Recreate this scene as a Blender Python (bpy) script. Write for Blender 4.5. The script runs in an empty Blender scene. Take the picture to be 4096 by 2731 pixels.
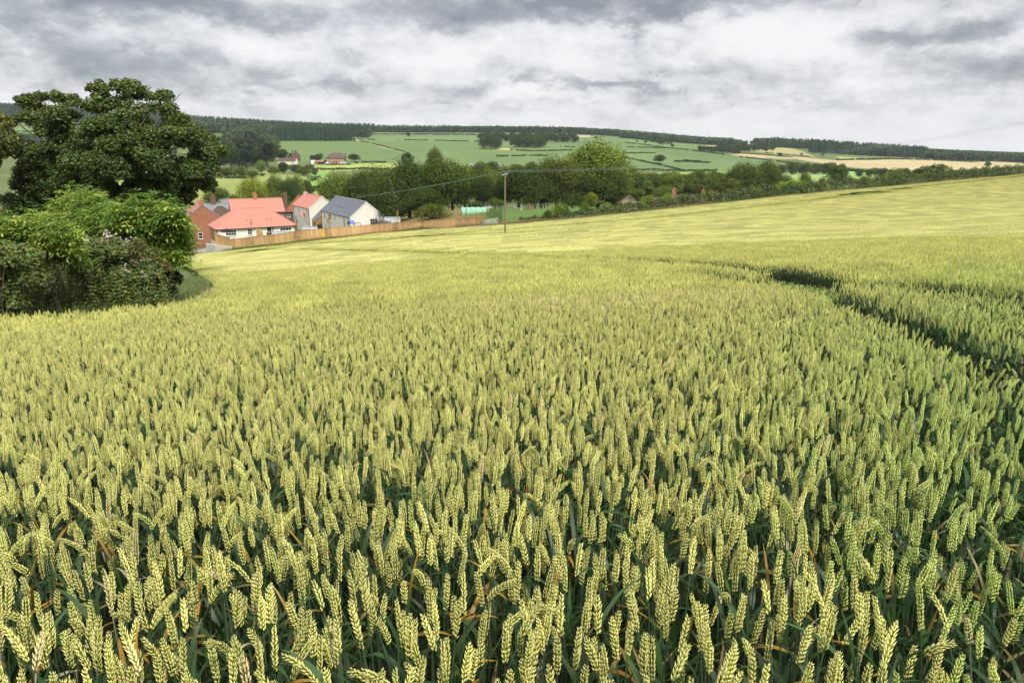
import bpy, math, numpy as np
from mathutils import Matrix, Vector, Euler
scene = bpy.context.scene
COL = scene.collection
rad = math.radians
# ------------------------------------------------------------------ camera
F, CX, CY = 2958.0, 2048.0, 1365.5            # focal length and centre in pixels of the 4096 x 2731 photograph
PITCH = math.atan(795 / F)
CP, SP = math.cos(PITCH), math.sin(PITCH)
cam_d = bpy.data.cameras.new('camera'); cam = bpy.data.objects.new('camera', cam_d); COL.objects.link(cam)
cam_d.sensor_width = 36.0; cam_d.lens = F / 4096 * 36.0
cam_d.clip_start = 0.05; cam_d.clip_end = 20000
cam.location = (0, 0, 0); cam.rotation_euler = (rad(90) - PITCH, 0, 0)
scene.camera = cam
# ------------------------------------------------------------------ exposure and render settings
scene.view_settings.view_transform = 'Standard'; scene.view_settings.look = 'None'
scene.view_settings.gamma = 1.0; scene.view_settings.exposure = 0.55
scene.render.engine = 'CYCLES'
cy = scene.cycles
cy.max_bounces = 6; cy.diffuse_bounces = 3; cy.glossy_bounces = 2; cy.transmission_bounces = 3; cy.transparent_max_bounces = 12; cy.volume_bounces = 0
cy.caustics_reflective = False; cy.caustics_refractive = False
# ------------------------------------------------------------------ sun
SUN_EL, SUN_AZ = rad(56), rad(35)             # azimuth: from -Y (behind the camera) towards +X (right)
sun_dir = Vector((math.sin(SUN_AZ) * math.cos(SUN_EL), -math.cos(SUN_AZ) * math.cos(SUN_EL), math.sin(SUN_EL)))
sd = bpy.data.lights.new('sun', 'SUN'); sd.energy = 3.0; sd.angle = rad(12); sd.color = (1.0, 0.95, 0.87)
so = bpy.data.objects.new('sun', sd); COL.objects.link(so); so.rotation_euler = sun_dir.to_track_quat('Z', 'Y').to_euler()
# ------------------------------------------------------------------ world: Nishita sky seen through a broken deck of cloud
world = bpy.data.worlds.new('World'); scene.world = world; world.use_nodes = True
nt = world.node_tree; nt.nodes.clear()
class NT:
    def __init__(s, nt): s.nt = nt
    def n(s, t, **k):
        a = s.nt.nodes.new(t)
        for q, v in k.items(): setattr(a, q, v)
        return a
    def put(s, sock, v):
        if isinstance(v, bpy.types.NodeSocket): s.nt.links.new(v, sock)
        elif v is not None: sock.default_value = v
    def m(s, op, a, b=None, c=None, clamp=False):
        d = s.n('ShaderNodeMath', operation=op, use_clamp=clamp)
        s.put(d.inputs[0], a); s.put(d.inputs[1], b); s.put(d.inputs[2], c)
        return d.outputs[0]
    def vm(s, op, a, b=None, scale=None):
        d = s.n('ShaderNodeVectorMath', operation=op)
        s.put(d.inputs[0], a); s.put(d.inputs[1], b)
        if scale is not None: s.put(d.inputs['Scale'], scale)
        return d.outputs['Value'] if op in ('LENGTH', 'DOT_PRODUCT', 'DISTANCE') else d.outputs[0]
    def noise(s, vec, scale, detail=4, rough=0.55, dist=0.0, out='Fac', lac=2.0):
        d = s.n('ShaderNodeTexNoise'); s.put(d.inputs['Vector'], vec); d.inputs['Scale'].default_value = scale
        d.inputs['Detail'].default_value = detail; d.inputs['Roughness'].default_value = rough; d.inputs['Distortion'].default_value = dist
        d.inputs['Lacunarity'].default_value = lac
        return d.outputs[out]
    def ramp(s, fac, stops, interp='LINEAR'):
        d = s.n('ShaderNodeValToRGB'); s.put(d.inputs[0], fac); cr = d.color_ramp; cr.interpolation = interp
        while len(cr.elements) < len(stops): cr.elements.new(0.5)
        for e, (p, c) in zip(cr.elements, stops):
            e.position = p; e.color = (c, c, c, 1) if np.isscalar(c) else (*c, 1)
        return d.outputs[0]
    def mix(s, fac, a, b, mode='MIX'):
        d = s.n('ShaderNodeMix', data_type='RGBA', blend_type=mode); s.put(d.inputs[0], fac)
        s.put(d.inputs[6], a if not isinstance(a, tuple) else (*a, 1)); s.put(d.inputs[7], b if not isinstance(b, tuple) else (*b, 1))
        return d.outputs[2]
    def attr(s, name, typ='GEOMETRY'):
        d = s.n('ShaderNodeAttribute', attribute_name=name, attribute_type=typ); return d
w = NT(nt)
tc = w.n('ShaderNodeTexCoord'); sep = w.n('ShaderNodeSeparateXYZ'); w.put(sep.inputs[0], tc.outputs['Generated'])
zc = w.m('MAXIMUM', sep.outputs[2], 0.0)
den = w.m('ADD', zc, 0.085)
cmb = w.n('ShaderNodeCombineXYZ'); w.put(cmb.inputs[0], w.m('DIVIDE', sep.outputs[0], den)); w.put(cmb.inputs[1], w.m('DIVIDE', sep.outputs[1], den)); cmb.inputs[2].default_value = 3.7
P = w.vm('MULTIPLY', cmb.outputs[0], (0.8, 1.0, 1.0))
Dv = w.vm('MULTIPLY', tc.outputs['Generated'], (1.0, 1.0, 1.9))
w1 = w.vm('SUBTRACT', w.noise(Dv, 8.0, 7, 0.62, out='Color'), (0.5, 0.5, 0.5))
w2 = w.vm('SUBTRACT', w.noise(Dv, 24.0, 6, 0.6, out='Color'), (0.5, 0.5, 0.5))
ws = w.n('ShaderNodeSeparateXYZ'); w.put(ws.inputs[0], w.vm('ADD', w1, w.vm('SCALE', w2, scale=0.35)))
azn = w.m('ADD', w.m('ARCTAN2', sep.outputs[0], sep.outputs[1]), w.m('MULTIPLY', ws.outputs[0], 0.22))
eln = w.m('ADD', w.m('ARCSINE', sep.outputs[2]), w.m('MULTIPLY', ws.outputs[1], 0.085))
# the banks of cloud over the valley: azimuth, elevation, widths (radians), thickness
_B = [(300, 5, 420, 40, .75), (1330, 8, 520, 40, .85), (1500, 48, 170, 24, .55), (90, 85, 190, 38, .42), (330, 140, 330, 42, .40), (2140, 72, 120, 26, .55), (2290, 175, 190, 34, .42), (1400, 198, 270, 15, .50), (700, 192, 230, 13, .30), (1000, 240, 300, 9, .18), (1750, 255, 260, 9, .2),
      (600, 75, 120, 38, -.34), (1090, 120, 260, 36, -.34), (1800, 105, 230, 50, -.40), (1190, 222, 70, 11, -.28), (1350, 240, 60, 9, -.25), (700, 232, 400, 10, -.16), (2000, 215, 200, 20, -.15)]
BANKS = []
for _x, _y, _sx, _sy, _a in _B:                                     # from the photograph's strip of sky to directions
    _px, _py = _x * 1.7415, _y * 1.7415; _v = Vector(((_px - CX) / F, CP - (_py - CY) / F * SP, -SP - (_py - CY) / F * CP)).normalized()
    BANKS.append((math.atan2(_v.x, _v.y), math.asin(_v.z), _sx * 1.7415 / F * .8, _sy * 1.7415 / F * .85, _a))
dens = None
for a_, e_, sa_, se_, am in BANKS:
    q = w.m('ADD', w.m('POWER', w.m('MULTIPLY', w.m('SUBTRACT', azn, a_), 1 / sa_), 2.0), w.m('POWER', w.m('MULTIPLY', w.m('SUBTRACT', eln, e_), 1 / se_), 2.0))
    g_ = w.m('MULTIPLY', w.m('EXPONENT', w.m('MULTIPLY', q, -1.0)), am); dens = g_ if dens is None else w.m('ADD', dens, g_)
bil = w.noise(w.vm('ADD', Dv, w.vm('SCALE', w2, scale=0.06)), 11.0, 9, 0.60)
bup = w.noise(w.vm('ADD', w.vm('ADD', Dv, w.vm('SCALE', w2, scale=0.06)), (0, 0, 0.03)), 11.0, 6, 0.60)
far = w.noise(w.vm('ADD', P, w.vm('SCALE', w1, scale=0.8)), 0.9, 6, 0.6)
dens = w.m('ADD', w.m('MULTIPLY', dens, 0.70), w.m('ADD', w.m('MULTIPLY', w.m('SUBTRACT', bil, 0.5), 1.0), w.m('MULTIPLY', w.m('SUBTRACT', far, 0.5), 0.40)))
dens = w.m('ADD', w.m('ADD', dens, w.m('MULTIPLY', w.m('SUBTRACT', bup, bil), 1.35)), 0.355)
cloud = w.ramp(dens, [(0.14, (0.66, 0.655, 0.655)), (0.32, (0.575, 0.575, 0.585)), (0.46, (0.455, 0.462, 0.48)), (0.62, (0.31, 0.32, 0.345)), (0.90, (0.19, 0.20, 0.225))])
hz = w.ramp(zc, [(0.0, 1.0), (0.012, 0.8), (0.05, 0.0)])
cloud = w.mix(w.m('MULTIPLY', hz, 0.75), cloud, (0.645, 0.645, 0.65))
over = w.ramp(zc, [(0.0, 0.0), (0.23, 0.0), (0.5, 1.0)])         # overhead, above the picture: bright thin overcast
cloud = w.mix(over, cloud, (0.98, 0.975, 0.97))
cloud10 = w.vm('SCALE', cloud, scale=10.0)
sky = w.n('ShaderNodeTexSky', sky_type='NISHITA', sun_disc=False, sun_elevation=SUN_EL, sun_rotation=math.pi - SUN_AZ)
mixs = w.mix(0.93, sky.outputs[0], cloud10)
bg = w.n('ShaderNodeBackground'); w.put(bg.inputs[0], mixs); bg.inputs[1].default_value = 0.1
wo = w.n('ShaderNodeOutputWorld'); w.put(wo.inputs[0], bg.outputs[0])
# ------------------------------------------------------------------ mesh helpers
class MB:
    """collects vertices, faces, vertex colours and material slots, and links them as ONE mesh object"""
    def __init__(s): s.V = []; s.Fc = []; s.C = []; s.n = 0
    def add(s, v, f, col=(1, 1, 1), mi=0):
        v = np.asarray(v, float).reshape(-1, 3); f = np.asarray(f, np.int64)
        c = np.asarray(col, float)
        if c.ndim == 1: c = np.tile(c, (len(v), 1))
        s.V.append(v); s.C.append(c)
        if np.isscalar(mi): mi = np.full(len(f), mi)
        s.Fc.append((f + s.n, np.asarray(mi))); s.n += len(v)
        return s
    def mesh(s, name, mats, smooth=False):
        me = bpy.data.meshes.new(name)
        V = np.concatenate(s.V); C = np.concatenate(s.C)
        me.vertices.add(len(V)); me.vertices.foreach_set('co', V.astype(np.float32).ravel())
        li = np.concatenate([f.ravel() for f, m in s.Fc]); sz = np.concatenate([np.full(len(f), f.shape[1]) for f, m in s.Fc])
        mi = np.concatenate([m for f, m in s.Fc])
        st = np.concatenate([[0], np.cumsum(sz)[:-1]])
        me.loops.add(len(li)); me.loops.foreach_set('vertex_index', li.astype(np.int32))
        me.polygons.add(len(sz)); me.polygons.foreach_set('loop_start', st.astype(np.int32))
        me.polygons.foreach_set('material_index', mi.astype(np.int32))
        me.polygons.foreach_set('use_smooth', np.full(len(sz), smooth, bool))
        a = me.color_attributes.new('Col', 'FLOAT_COLOR', 'POINT')
        a.data.foreach_set('color', np.concatenate([C, np.ones((len(C), 1))], 1).astype(np.float32).ravel())
        for m in (mats if isinstance(mats, (list, tuple)) else [mats]): me.materials.append(m)
        me.update(calc_edges=True); me.validate()
        return me
    def build(s, name, mats, parent=None, smooth=False, loc=None):
        o = bpy.data.objects.new(name, s.mesh(name, mats, smooth)); COL.objects.link(o)
        if parent: o.parent = parent
        if loc is not None: o.location = loc
        return o
    def box(s, c, size, R=None, col=(1, 1, 1), mi=0):
        h = np.array(size) / 2
        v = np.array([[x, y, z] for x in (-1, 1) for y in (-1, 1) for z in (-1, 1)]) * h
        if R is not None: v = v @ np.asarray(R).T
        return s.add(v + np.asarray(c), [[0, 1, 3, 2], [4, 6, 7, 5], [0, 4, 5, 1], [2, 3, 7, 6], [0, 2, 6, 4], [1, 5, 7, 3]], col, mi)
    def bar(s, a, b, wd, ht=None, col=(1, 1, 1), mi=0):
        a = np.asarray(a, float); b = np.asarray(b, float); d = b - a; L = np.linalg.norm(d); d = d / L
        upv = np.array([0, 0, 1.]) if abs(d[2]) < .95 else np.array([1., 0, 0])
        x = np.cross(d, upv); x /= np.linalg.norm(x); z = np.cross(x, d)
        return s.box((a + b) / 2, (wd, L, ht or wd), np.stack([x, d, z], 1), col, mi)
    def tube(s, pts, r, n=6, col=(1, 1, 1), mi=0, cap=True):
        pts = np.asarray(pts, float); r = np.broadcast_to(np.asarray(r, float), (len(pts),))
        t = np.gradient(pts, axis=0); t /= np.linalg.norm(t, axis=1)[:, None] + 1e-12
        ref = np.array([0, 0, 1.]) if abs(t[0][2]) < .9 else np.array([1., 0, 0])
        u = np.cross(t, ref); u /= np.linalg.norm(u, axis=1)[:, None] + 1e-12; w_ = np.cross(t, u)
        a = np.arange(n) / n * 2 * np.pi
        v = pts[:, None] + r[:, None, None] * (np.cos(a)[None, :, None] * u[:, None] + np.sin(a)[None, :, None] * w_[:, None])
        i, j = np.meshgrid(np.arange(len(pts) - 1), np.arange(n), indexing='ij'); j2 = (j + 1) % n
        f = np.stack([i * n + j, i * n + j2, (i + 1) * n + j2, (i + 1) * n + j], -1).reshape(-1, 4)
        c = np.asarray(col, float)
        if c.ndim == 2: c = np.repeat(c, n, 0)
        s.add(v.reshape(-1, 3), f, c, mi)
        if cap:
            base = s.n - len(pts) * n
            s.Fc.append((np.array([list(range(base, base + n))[::-1]]), np.array([mi]))); s.Fc.append((np.array([[base + (len(pts) - 1) * n + k for k in range(n)]]), np.array([mi])))
        return s
def tag(o, label=None, cat=None, group=None, kind=None):
    if label: o['label'] = label
    if cat: o['category'] = cat
    if group: o['group'] = group
    if kind: o['kind'] = kind
    return o
def thing(name, loc, label, cat, group=None, rz=0.0):
    o = bpy.data.objects.new(name, None); COL.objects.link(o); o.location = loc; o.rotation_euler = (0, 0, rz); o.empty_display_size = .3
    return tag(o, label, cat, group)
def copy_tree(o, parent=None):
    c = o.copy(); COL.objects.link(c); c.parent = parent
    for ch in o.children: copy_tree(ch, c)
    return c
# ------------------------------------------------------------------ materials
def new_mat(name):
    m = bpy.data.materials.new(name); m.use_nodes = True; m.node_tree.nodes.clear(); return m, NT(m.node_tree)
def finish(k, sh):
    o = k.n('ShaderNodeOutputMaterial'); k.put(o.inputs[0], sh)
def principled(k, col, rough=0.8, spec=0.3, metal=0.0, normal=None):
    b = k.n('ShaderNodeBsdfPrincipled'); k.put(b.inputs['Base Color'], col if not isinstance(col, tuple) else (*col, 1)); k.put(b.inputs['Roughness'], rough)
    b.inputs['Specular IOR Level'].default_value = spec; b.inputs['Metallic'].default_value = metal
    if normal is not None: k.put(b.inputs['Normal'], normal)
    return b.outputs[0]
def bump(k, h, s=0.3, d=0.02):
    b = k.n('ShaderNodeBump'); b.inputs['Strength'].default_value = s; b.inputs['Distance'].default_value = d; k.put(b.inputs['Height'], h); return b.outputs[0]
def leafmat(name, transl=0.25, gloss=0.0, rough=0.45, tint=True, obj=True):
    """foliage: vertex colour x object colour, part of the light comes through the leaf"""
    m, k = new_mat(name)
    c = k.attr('Col').outputs['Color']
    if obj:
        oi = k.n('ShaderNodeObjectInfo'); c = k.mix(1.0, c, oi.outputs['Color'], 'MULTIPLY')
    d = k.n('ShaderNodeBsdfDiffuse'); k.put(d.inputs[0], c)
    t = k.n('ShaderNodeBsdfTranslucent'); k.put(t.inputs[0], k.mix(1.0, c, (1.25, 1.15, 0.6), 'MULTIPLY'))
    mx = k.n('ShaderNodeMixShader'); mx.inputs[0].default_value = transl; k.put(mx.inputs[1], d.outputs[0]); k.put(mx.inputs[2], t.outputs[0])
    sh = mx.outputs[0]
    if gloss:
        g = k.n('ShaderNodeBsdfGlossy'); g.inputs['Roughness'].default_value = rough; g.inputs[0].default_value = (1, 1, 1, 1)
        m2 = k.n('ShaderNodeMixShader'); m2.inputs[0].default_value = gloss; k.put(m2.inputs[1], sh); k.put(m2.inputs[2], g.outputs[0]); sh = m2.outputs[0]
    finish(k, sh); return m
def plain(name, col, rough=0.7, spec=0.3, metal=0.0, var=0.12, scale=6.0, vcol=False):
    """a solid colour with slight uneven wear"""
    m, k = new_mat(name)
    geo = k.n('ShaderNodeTexCoord')
    nz = k.noise(geo.outputs['Object'], scale, 5, 0.6)
    f = k.m('ADD', k.m('MULTIPLY', nz, 2 * var), 1 - var)
    c = k.vm('SCALE', col if not vcol else k.attr('Col').outputs['Color'], scale=f)
    finish(k, principled(k, c, rough, spec, metal)); return m
M = {}
M['leaf'] = leafmat('foliage', 0.24, 0.012)
M['leaf_far'] = leafmat('far_foliage', 0.12)
M['leaf_near'] = leafmat('shrub_leaves', 0.30, 0.022, 0.4)
M['wood'] = plain('bark', (0.10, 0.085, 0.065), 0.9, vcol=False, var=.4, scale=9)
def mat_wheat():
    m, k = new_mat('wheat')
    c = k.attr('Col').outputs['Color']
    g = k.attr('green', 'INSTANCER').outputs['Fac']
    pl = k.attr('pale', 'INSTANCER').outputs['Fac']
    c = k.mix(g, c, k.mix(1.0, c, (0.70, 0.88, 0.72), 'MULTIPLY'))
    c = k.mix(pl, c, k.mix(0.5, k.mix(1.0, c, (1.35, 1.12, 1.2), 'MULTIPLY'), (0.75, 0.62, 0.45)))
    oi = k.n('ShaderNodeObjectInfo')
    c = k.vm('SCALE', c, scale=k.m('ADD', k.m('MULTIPLY', oi.outputs['Random'], 0.44), 0.80))
    d = k.n('ShaderNodeBsdfDiffuse'); k.put(d.inputs[0], c)
    t = k.n('ShaderNodeBsdfTranslucent'); k.put(t.inputs[0], c)
    mx = k.n('ShaderNodeMixShader'); mx.inputs[0].default_value = 0.22; k.put(mx.inputs[1], d.outputs[0]); k.put(mx.inputs[2], t.outputs[0])
    g_ = k.n('ShaderNodeBsdfGlossy'); g_.inputs['Roughness'].default_value = 0.42; g_.inputs[0].default_value = (1, 1, 1, 1)
    m2 = k.n('ShaderNodeMixShader'); m2.inputs[0].default_value = 0.018; k.put(m2.inputs[1], mx.outputs[0]); k.put(m2.inputs[2], g_.outputs[0])
    finish(k, m2.outputs[0]); return m
M['wheat'] = mat_wheat()
# ------------------------------------------------------------------ terrain
def pix2xyz(px, py, Y):
    u = (px - CX) / F; v = (py - CY) / F
    s = Y / (CP - v * SP)
    return np.array([u * s, Y, (-SP - v * CP) * s])
def project(X, Y, Z):
    d = Y * CP - Z * SP; d = np.where(d > 1e-3, d, 1e-3)
    return CX + F * X / d, CY + F * (-Y * SP - Z * CP) / d
WH = 0.76                                        # height of the crop
def top_quad(X, Y): return -0.70 + 0.045948 * X - 0.143936 * Y - 4.666e-4 * X * X + 2.9293e-4 * X * Y + 3.5417e-4 * Y * Y
PXB = np.array([-2500, 640, 740, 930, 1100, 1250, 1500, 1820, 2022, 2239, 2484, 2896, 3072, 3523, 4096, 5200.]); YB = np.array([166, 167, 165, 148, 142, 140, 143, 133.5, 128.5, 126, 133, 149, 158.5, 182, 231, 310.])
UB = (PXB - CX) / (F * 1.01)
def y_edge(u): return np.interp(u, UB, YB)
_ctl = []
for px in (-1400, -400, 300, 740, 930, 1250, 1500, 1820, 2030, 2484, 3072, 3600, 4096, 4800, 5600):
    u = (px - CX) / F
    for f_ in (0.55, 0.8, 0.97):
        y = float(y_edge(u)) * f_; x = u * y; _ctl.append((u, y, float(top_quad(x, y)) - WH))
def cz(px, Y, z): _ctl.append(((px - CX) / F, Y, z))
def cp(px, py, Y):
    q = pix2xyz(px, py, Y); _ctl.append((q[0] / Y, Y, q[2]))
for px, Y, z in [(745, 172, -24.6), (745, 186, -25.4), (660, 200, -25.5), (850, 164, -23.4), (920, 168, -22.4), (1100, 172, -22.0), (1250, 165, -20.6), (1290, 178, -21.4), (1450, 152, -18.6), (1540, 156, -17.6),
                 (1150, 205, -22.6), (300, 220, -26), (-800, 220, -28), (900, 250, -24), (1300, 250, -22.5), (1700, 160, -15.0), (1700, 175, -16.5), (1700, 250, -20), (2030, 135, -13.0), (2030, 152, -13.4), (2300, 160, -13.6), (2030, 250, -20),
                 (2484, 185, -16), (2484, 270, -20.5), (3072, 210, -15.5), (3072, 300, -21.5), (3600, 270, -17.5), (3600, 360, -23), (4096, 300, -15), (4096, 400, -24), (5000, 400, -18), (5000, 550, -24)]: cz(px, Y, z)
for px, py, Y in [(300, 747, 350), (900, 747, 350), (1400, 747, 350), (2030, 750, 350), (900, 702, 450), (300, 702, 450), (-800, 702, 450), (1400, 700, 480), (2030, 693, 550), (2484, 692, 600), (2484, 740, 400),
                  (3072, 715, 520), (3072, 690, 700), (3600, 724, 500), (3600, 688, 720), (4096, 735, 560), (4096, 700, 700), (5000, 720, 700),
                  (1400, 656, 660), (1400, 622, 800), (1400, 568, 1000), (1400, 541, 1300), (1400, 526, 1700), (900, 660, 620), (900, 600, 850), (900, 540, 1150), (900, 503, 1650),
                  (300, 640, 650), (300, 565, 900), (300, 515, 1200), (300, 462, 1600), (-200, 620, 650), (-200, 545, 900), (-200, 492, 1200), (-200, 436, 1600), (-1200, 600, 700), (-1200, 430, 1600),
                  (2030, 650, 700), (2030, 600, 880), (2030, 560, 1150), (2030, 531, 1600), (2484, 650, 750), (2484, 600, 950), (2484, 563, 1250), (2484, 546, 1650),
                  (2800, 660, 760), (2800, 610, 1000), (2800, 582, 1350), (2800, 574, 1650), (3072, 650, 880), (3072, 610, 1130), (3072, 590, 1400), (3072, 583, 1650),
                  (3600, 664, 850), (3600, 640, 1060), (3600, 620, 1350), (3600, 612, 1600), (4096, 676, 900), (4096, 655, 1100), (4096, 640, 1350), (4096, 634, 1600), (5000, 680, 900), (5000, 655, 1500)]: cp(px, py, Y)
for px, z in [(-1200, 30), (300, 30), (900, 12), (1400, 2), (2030, -2), (2484, -8), (3072, -25), (3600, -50), (4096, -70), (5000, -70)]: cz(px, 2800, z); cz(px, 5000, z * .5 - 60)
_ctl = np.array(_ctl)
def _feat(u, Y): return np.stack([u * 1.6, np.log(Y)], -1)
_cf = _feat(_ctl[:, 0], _ctl[:, 1]); _cw = _ctl[:, 2] / _ctl[:, 1]
def _kern(r2): return 0.5 * r2 * np.log(r2 + 1e-12)
_n = len(_cf); _A = np.zeros((_n + 3, _n + 3)); _A[:_n, :_n] = _kern(((_cf[:, None] - _cf[None]) ** 2).sum(-1)) + np.eye(_n) * 2e-4
_A[:_n, _n] = 1; _A[:_n, _n + 1:] = _cf; _A[_n, :_n] = 1; _A[_n + 1:, :_n] = _cf.T
_sol = np.linalg.solve(_A, np.concatenate([_cw, np.zeros(3)]))
def ground(X, Y):
    X = np.atleast_1d(np.asarray(X, float)); Y = np.atleast_1d(np.asarray(Y, float)); sh = X.shape; X = X.ravel(); Y = Y.ravel()
    R = np.hypot(X, Y); Ye = np.maximum(np.maximum(Y, 0.45 * R), 1.0); u = np.clip(X / Ye, -1.25, 1.25)
    Xq = np.clip(X, -110, 200); Yq = np.clip(Y, -12, 260)
    fz = top_quad(Xq, Yq) - WH
    t = np.clip((Ye - y_edge(u)) / 14.0, 0, 1); t = t * t * (3 - 2 * t)
    out = fz.copy(); idx = np.where(t > 0)[0]
    for i0 in range(0, len(idx), 20000):
        ii = idx[i0:i0 + 20000]; Yc = np.clip(Ye[ii], 60, 5200); f = _feat(u[ii], Yc)
        r2 = ((f[:, None] - _cf[None]) ** 2).sum(-1)
        z = (_kern(r2) @ _sol[:_n] + _sol[_n] + f @ _sol[_n + 1:]) * Yc
        out[ii] = fz[ii] * (1 - t[ii]) + z * t[ii]
    out += np.interp(u, (np.array([820, 930, 1350, 1500, 1650]) - CX) / F, [0, .85, .85, .45, 0]) * np.exp(-((Ye - y_edge(u) - 5.0) / 3.8) ** 2)      # low grassy bank under the timber fence
    return out.reshape(sh)
def g1(x, y): return float(ground(x, y)[0])
def on_ground(px, Y, dz=0.0):
    """world point on the ground at distance Y in the photograph's column px"""
    u = (px - CX) / F; x = u * Y
    for _ in range(4): z = g1(x, Y); x = u * (Y * CP - z * SP)
    return np.array([x, Y, z + dz])
def on_crop(px, py, h=WH):
    """world point where the photograph's ray meets the top of the crop"""
    u = (px - CX) / F; v = (py - CY) / F; r = np.array([u, CP - v * SP, -SP - v * CP]); lo, hi = 0.3, 280.
    prev = None
    for s in np.geomspace(0.3, 290, 500):
        q = r * s; e = q[2] - float(top_quad(q[0], q[1])) + (WH - h)
        if e < 0:
            a, b = prev, s
            for _ in range(30):
                m_ = (a + b) / 2; q = r * m_
                if q[2] - float(top_quad(q[0], q[1])) + (WH - h) < 0: b = m_
                else: a = m_
            return r * a
        prev = s
    return r * 280
def inpoly(x, y, poly):
    poly = np.asarray(poly, float); r = np.zeros(np.shape(x), bool); n = len(poly); j = n - 1
    for i in range(n):
        xi, yi = poly[i]; xj, yj = poly[j]
        c = ((yi > y) != (yj > y)) & (x < (xj - xi) * (y - yi) / (yj - yi + 1e-12) + xi); r ^= c; j = i
    return r
def dist_poly(x, y, pl):
    pl = np.asarray(pl, float); d = np.full(np.shape(x), 1e9)
    for a, b in zip(pl[:-1], pl[1:]):
        ab = b - a; t = np.clip(((x - a[0]) * ab[0] + (y - a[1]) * ab[1]) / (ab @ ab + 1e-12), 0, 1)
        d = np.minimum(d, np.hypot(x - a[0] - t * ab[0], y - a[1] - t * ab[1]))
    return d
def vnoise(x, y, s, seed=0):
    """smooth pseudo-random field in about -1..1"""
    r = np.random.default_rng(seed); o = 0
    for k in range(6):
        a = r.uniform(0, 2 * np.pi); f = s * r.uniform(.6, 1.7); o = o + np.sin((x * np.cos(a) + y * np.sin(a)) * f + r.uniform(0, 6.3))
    return o / 3.2
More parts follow.
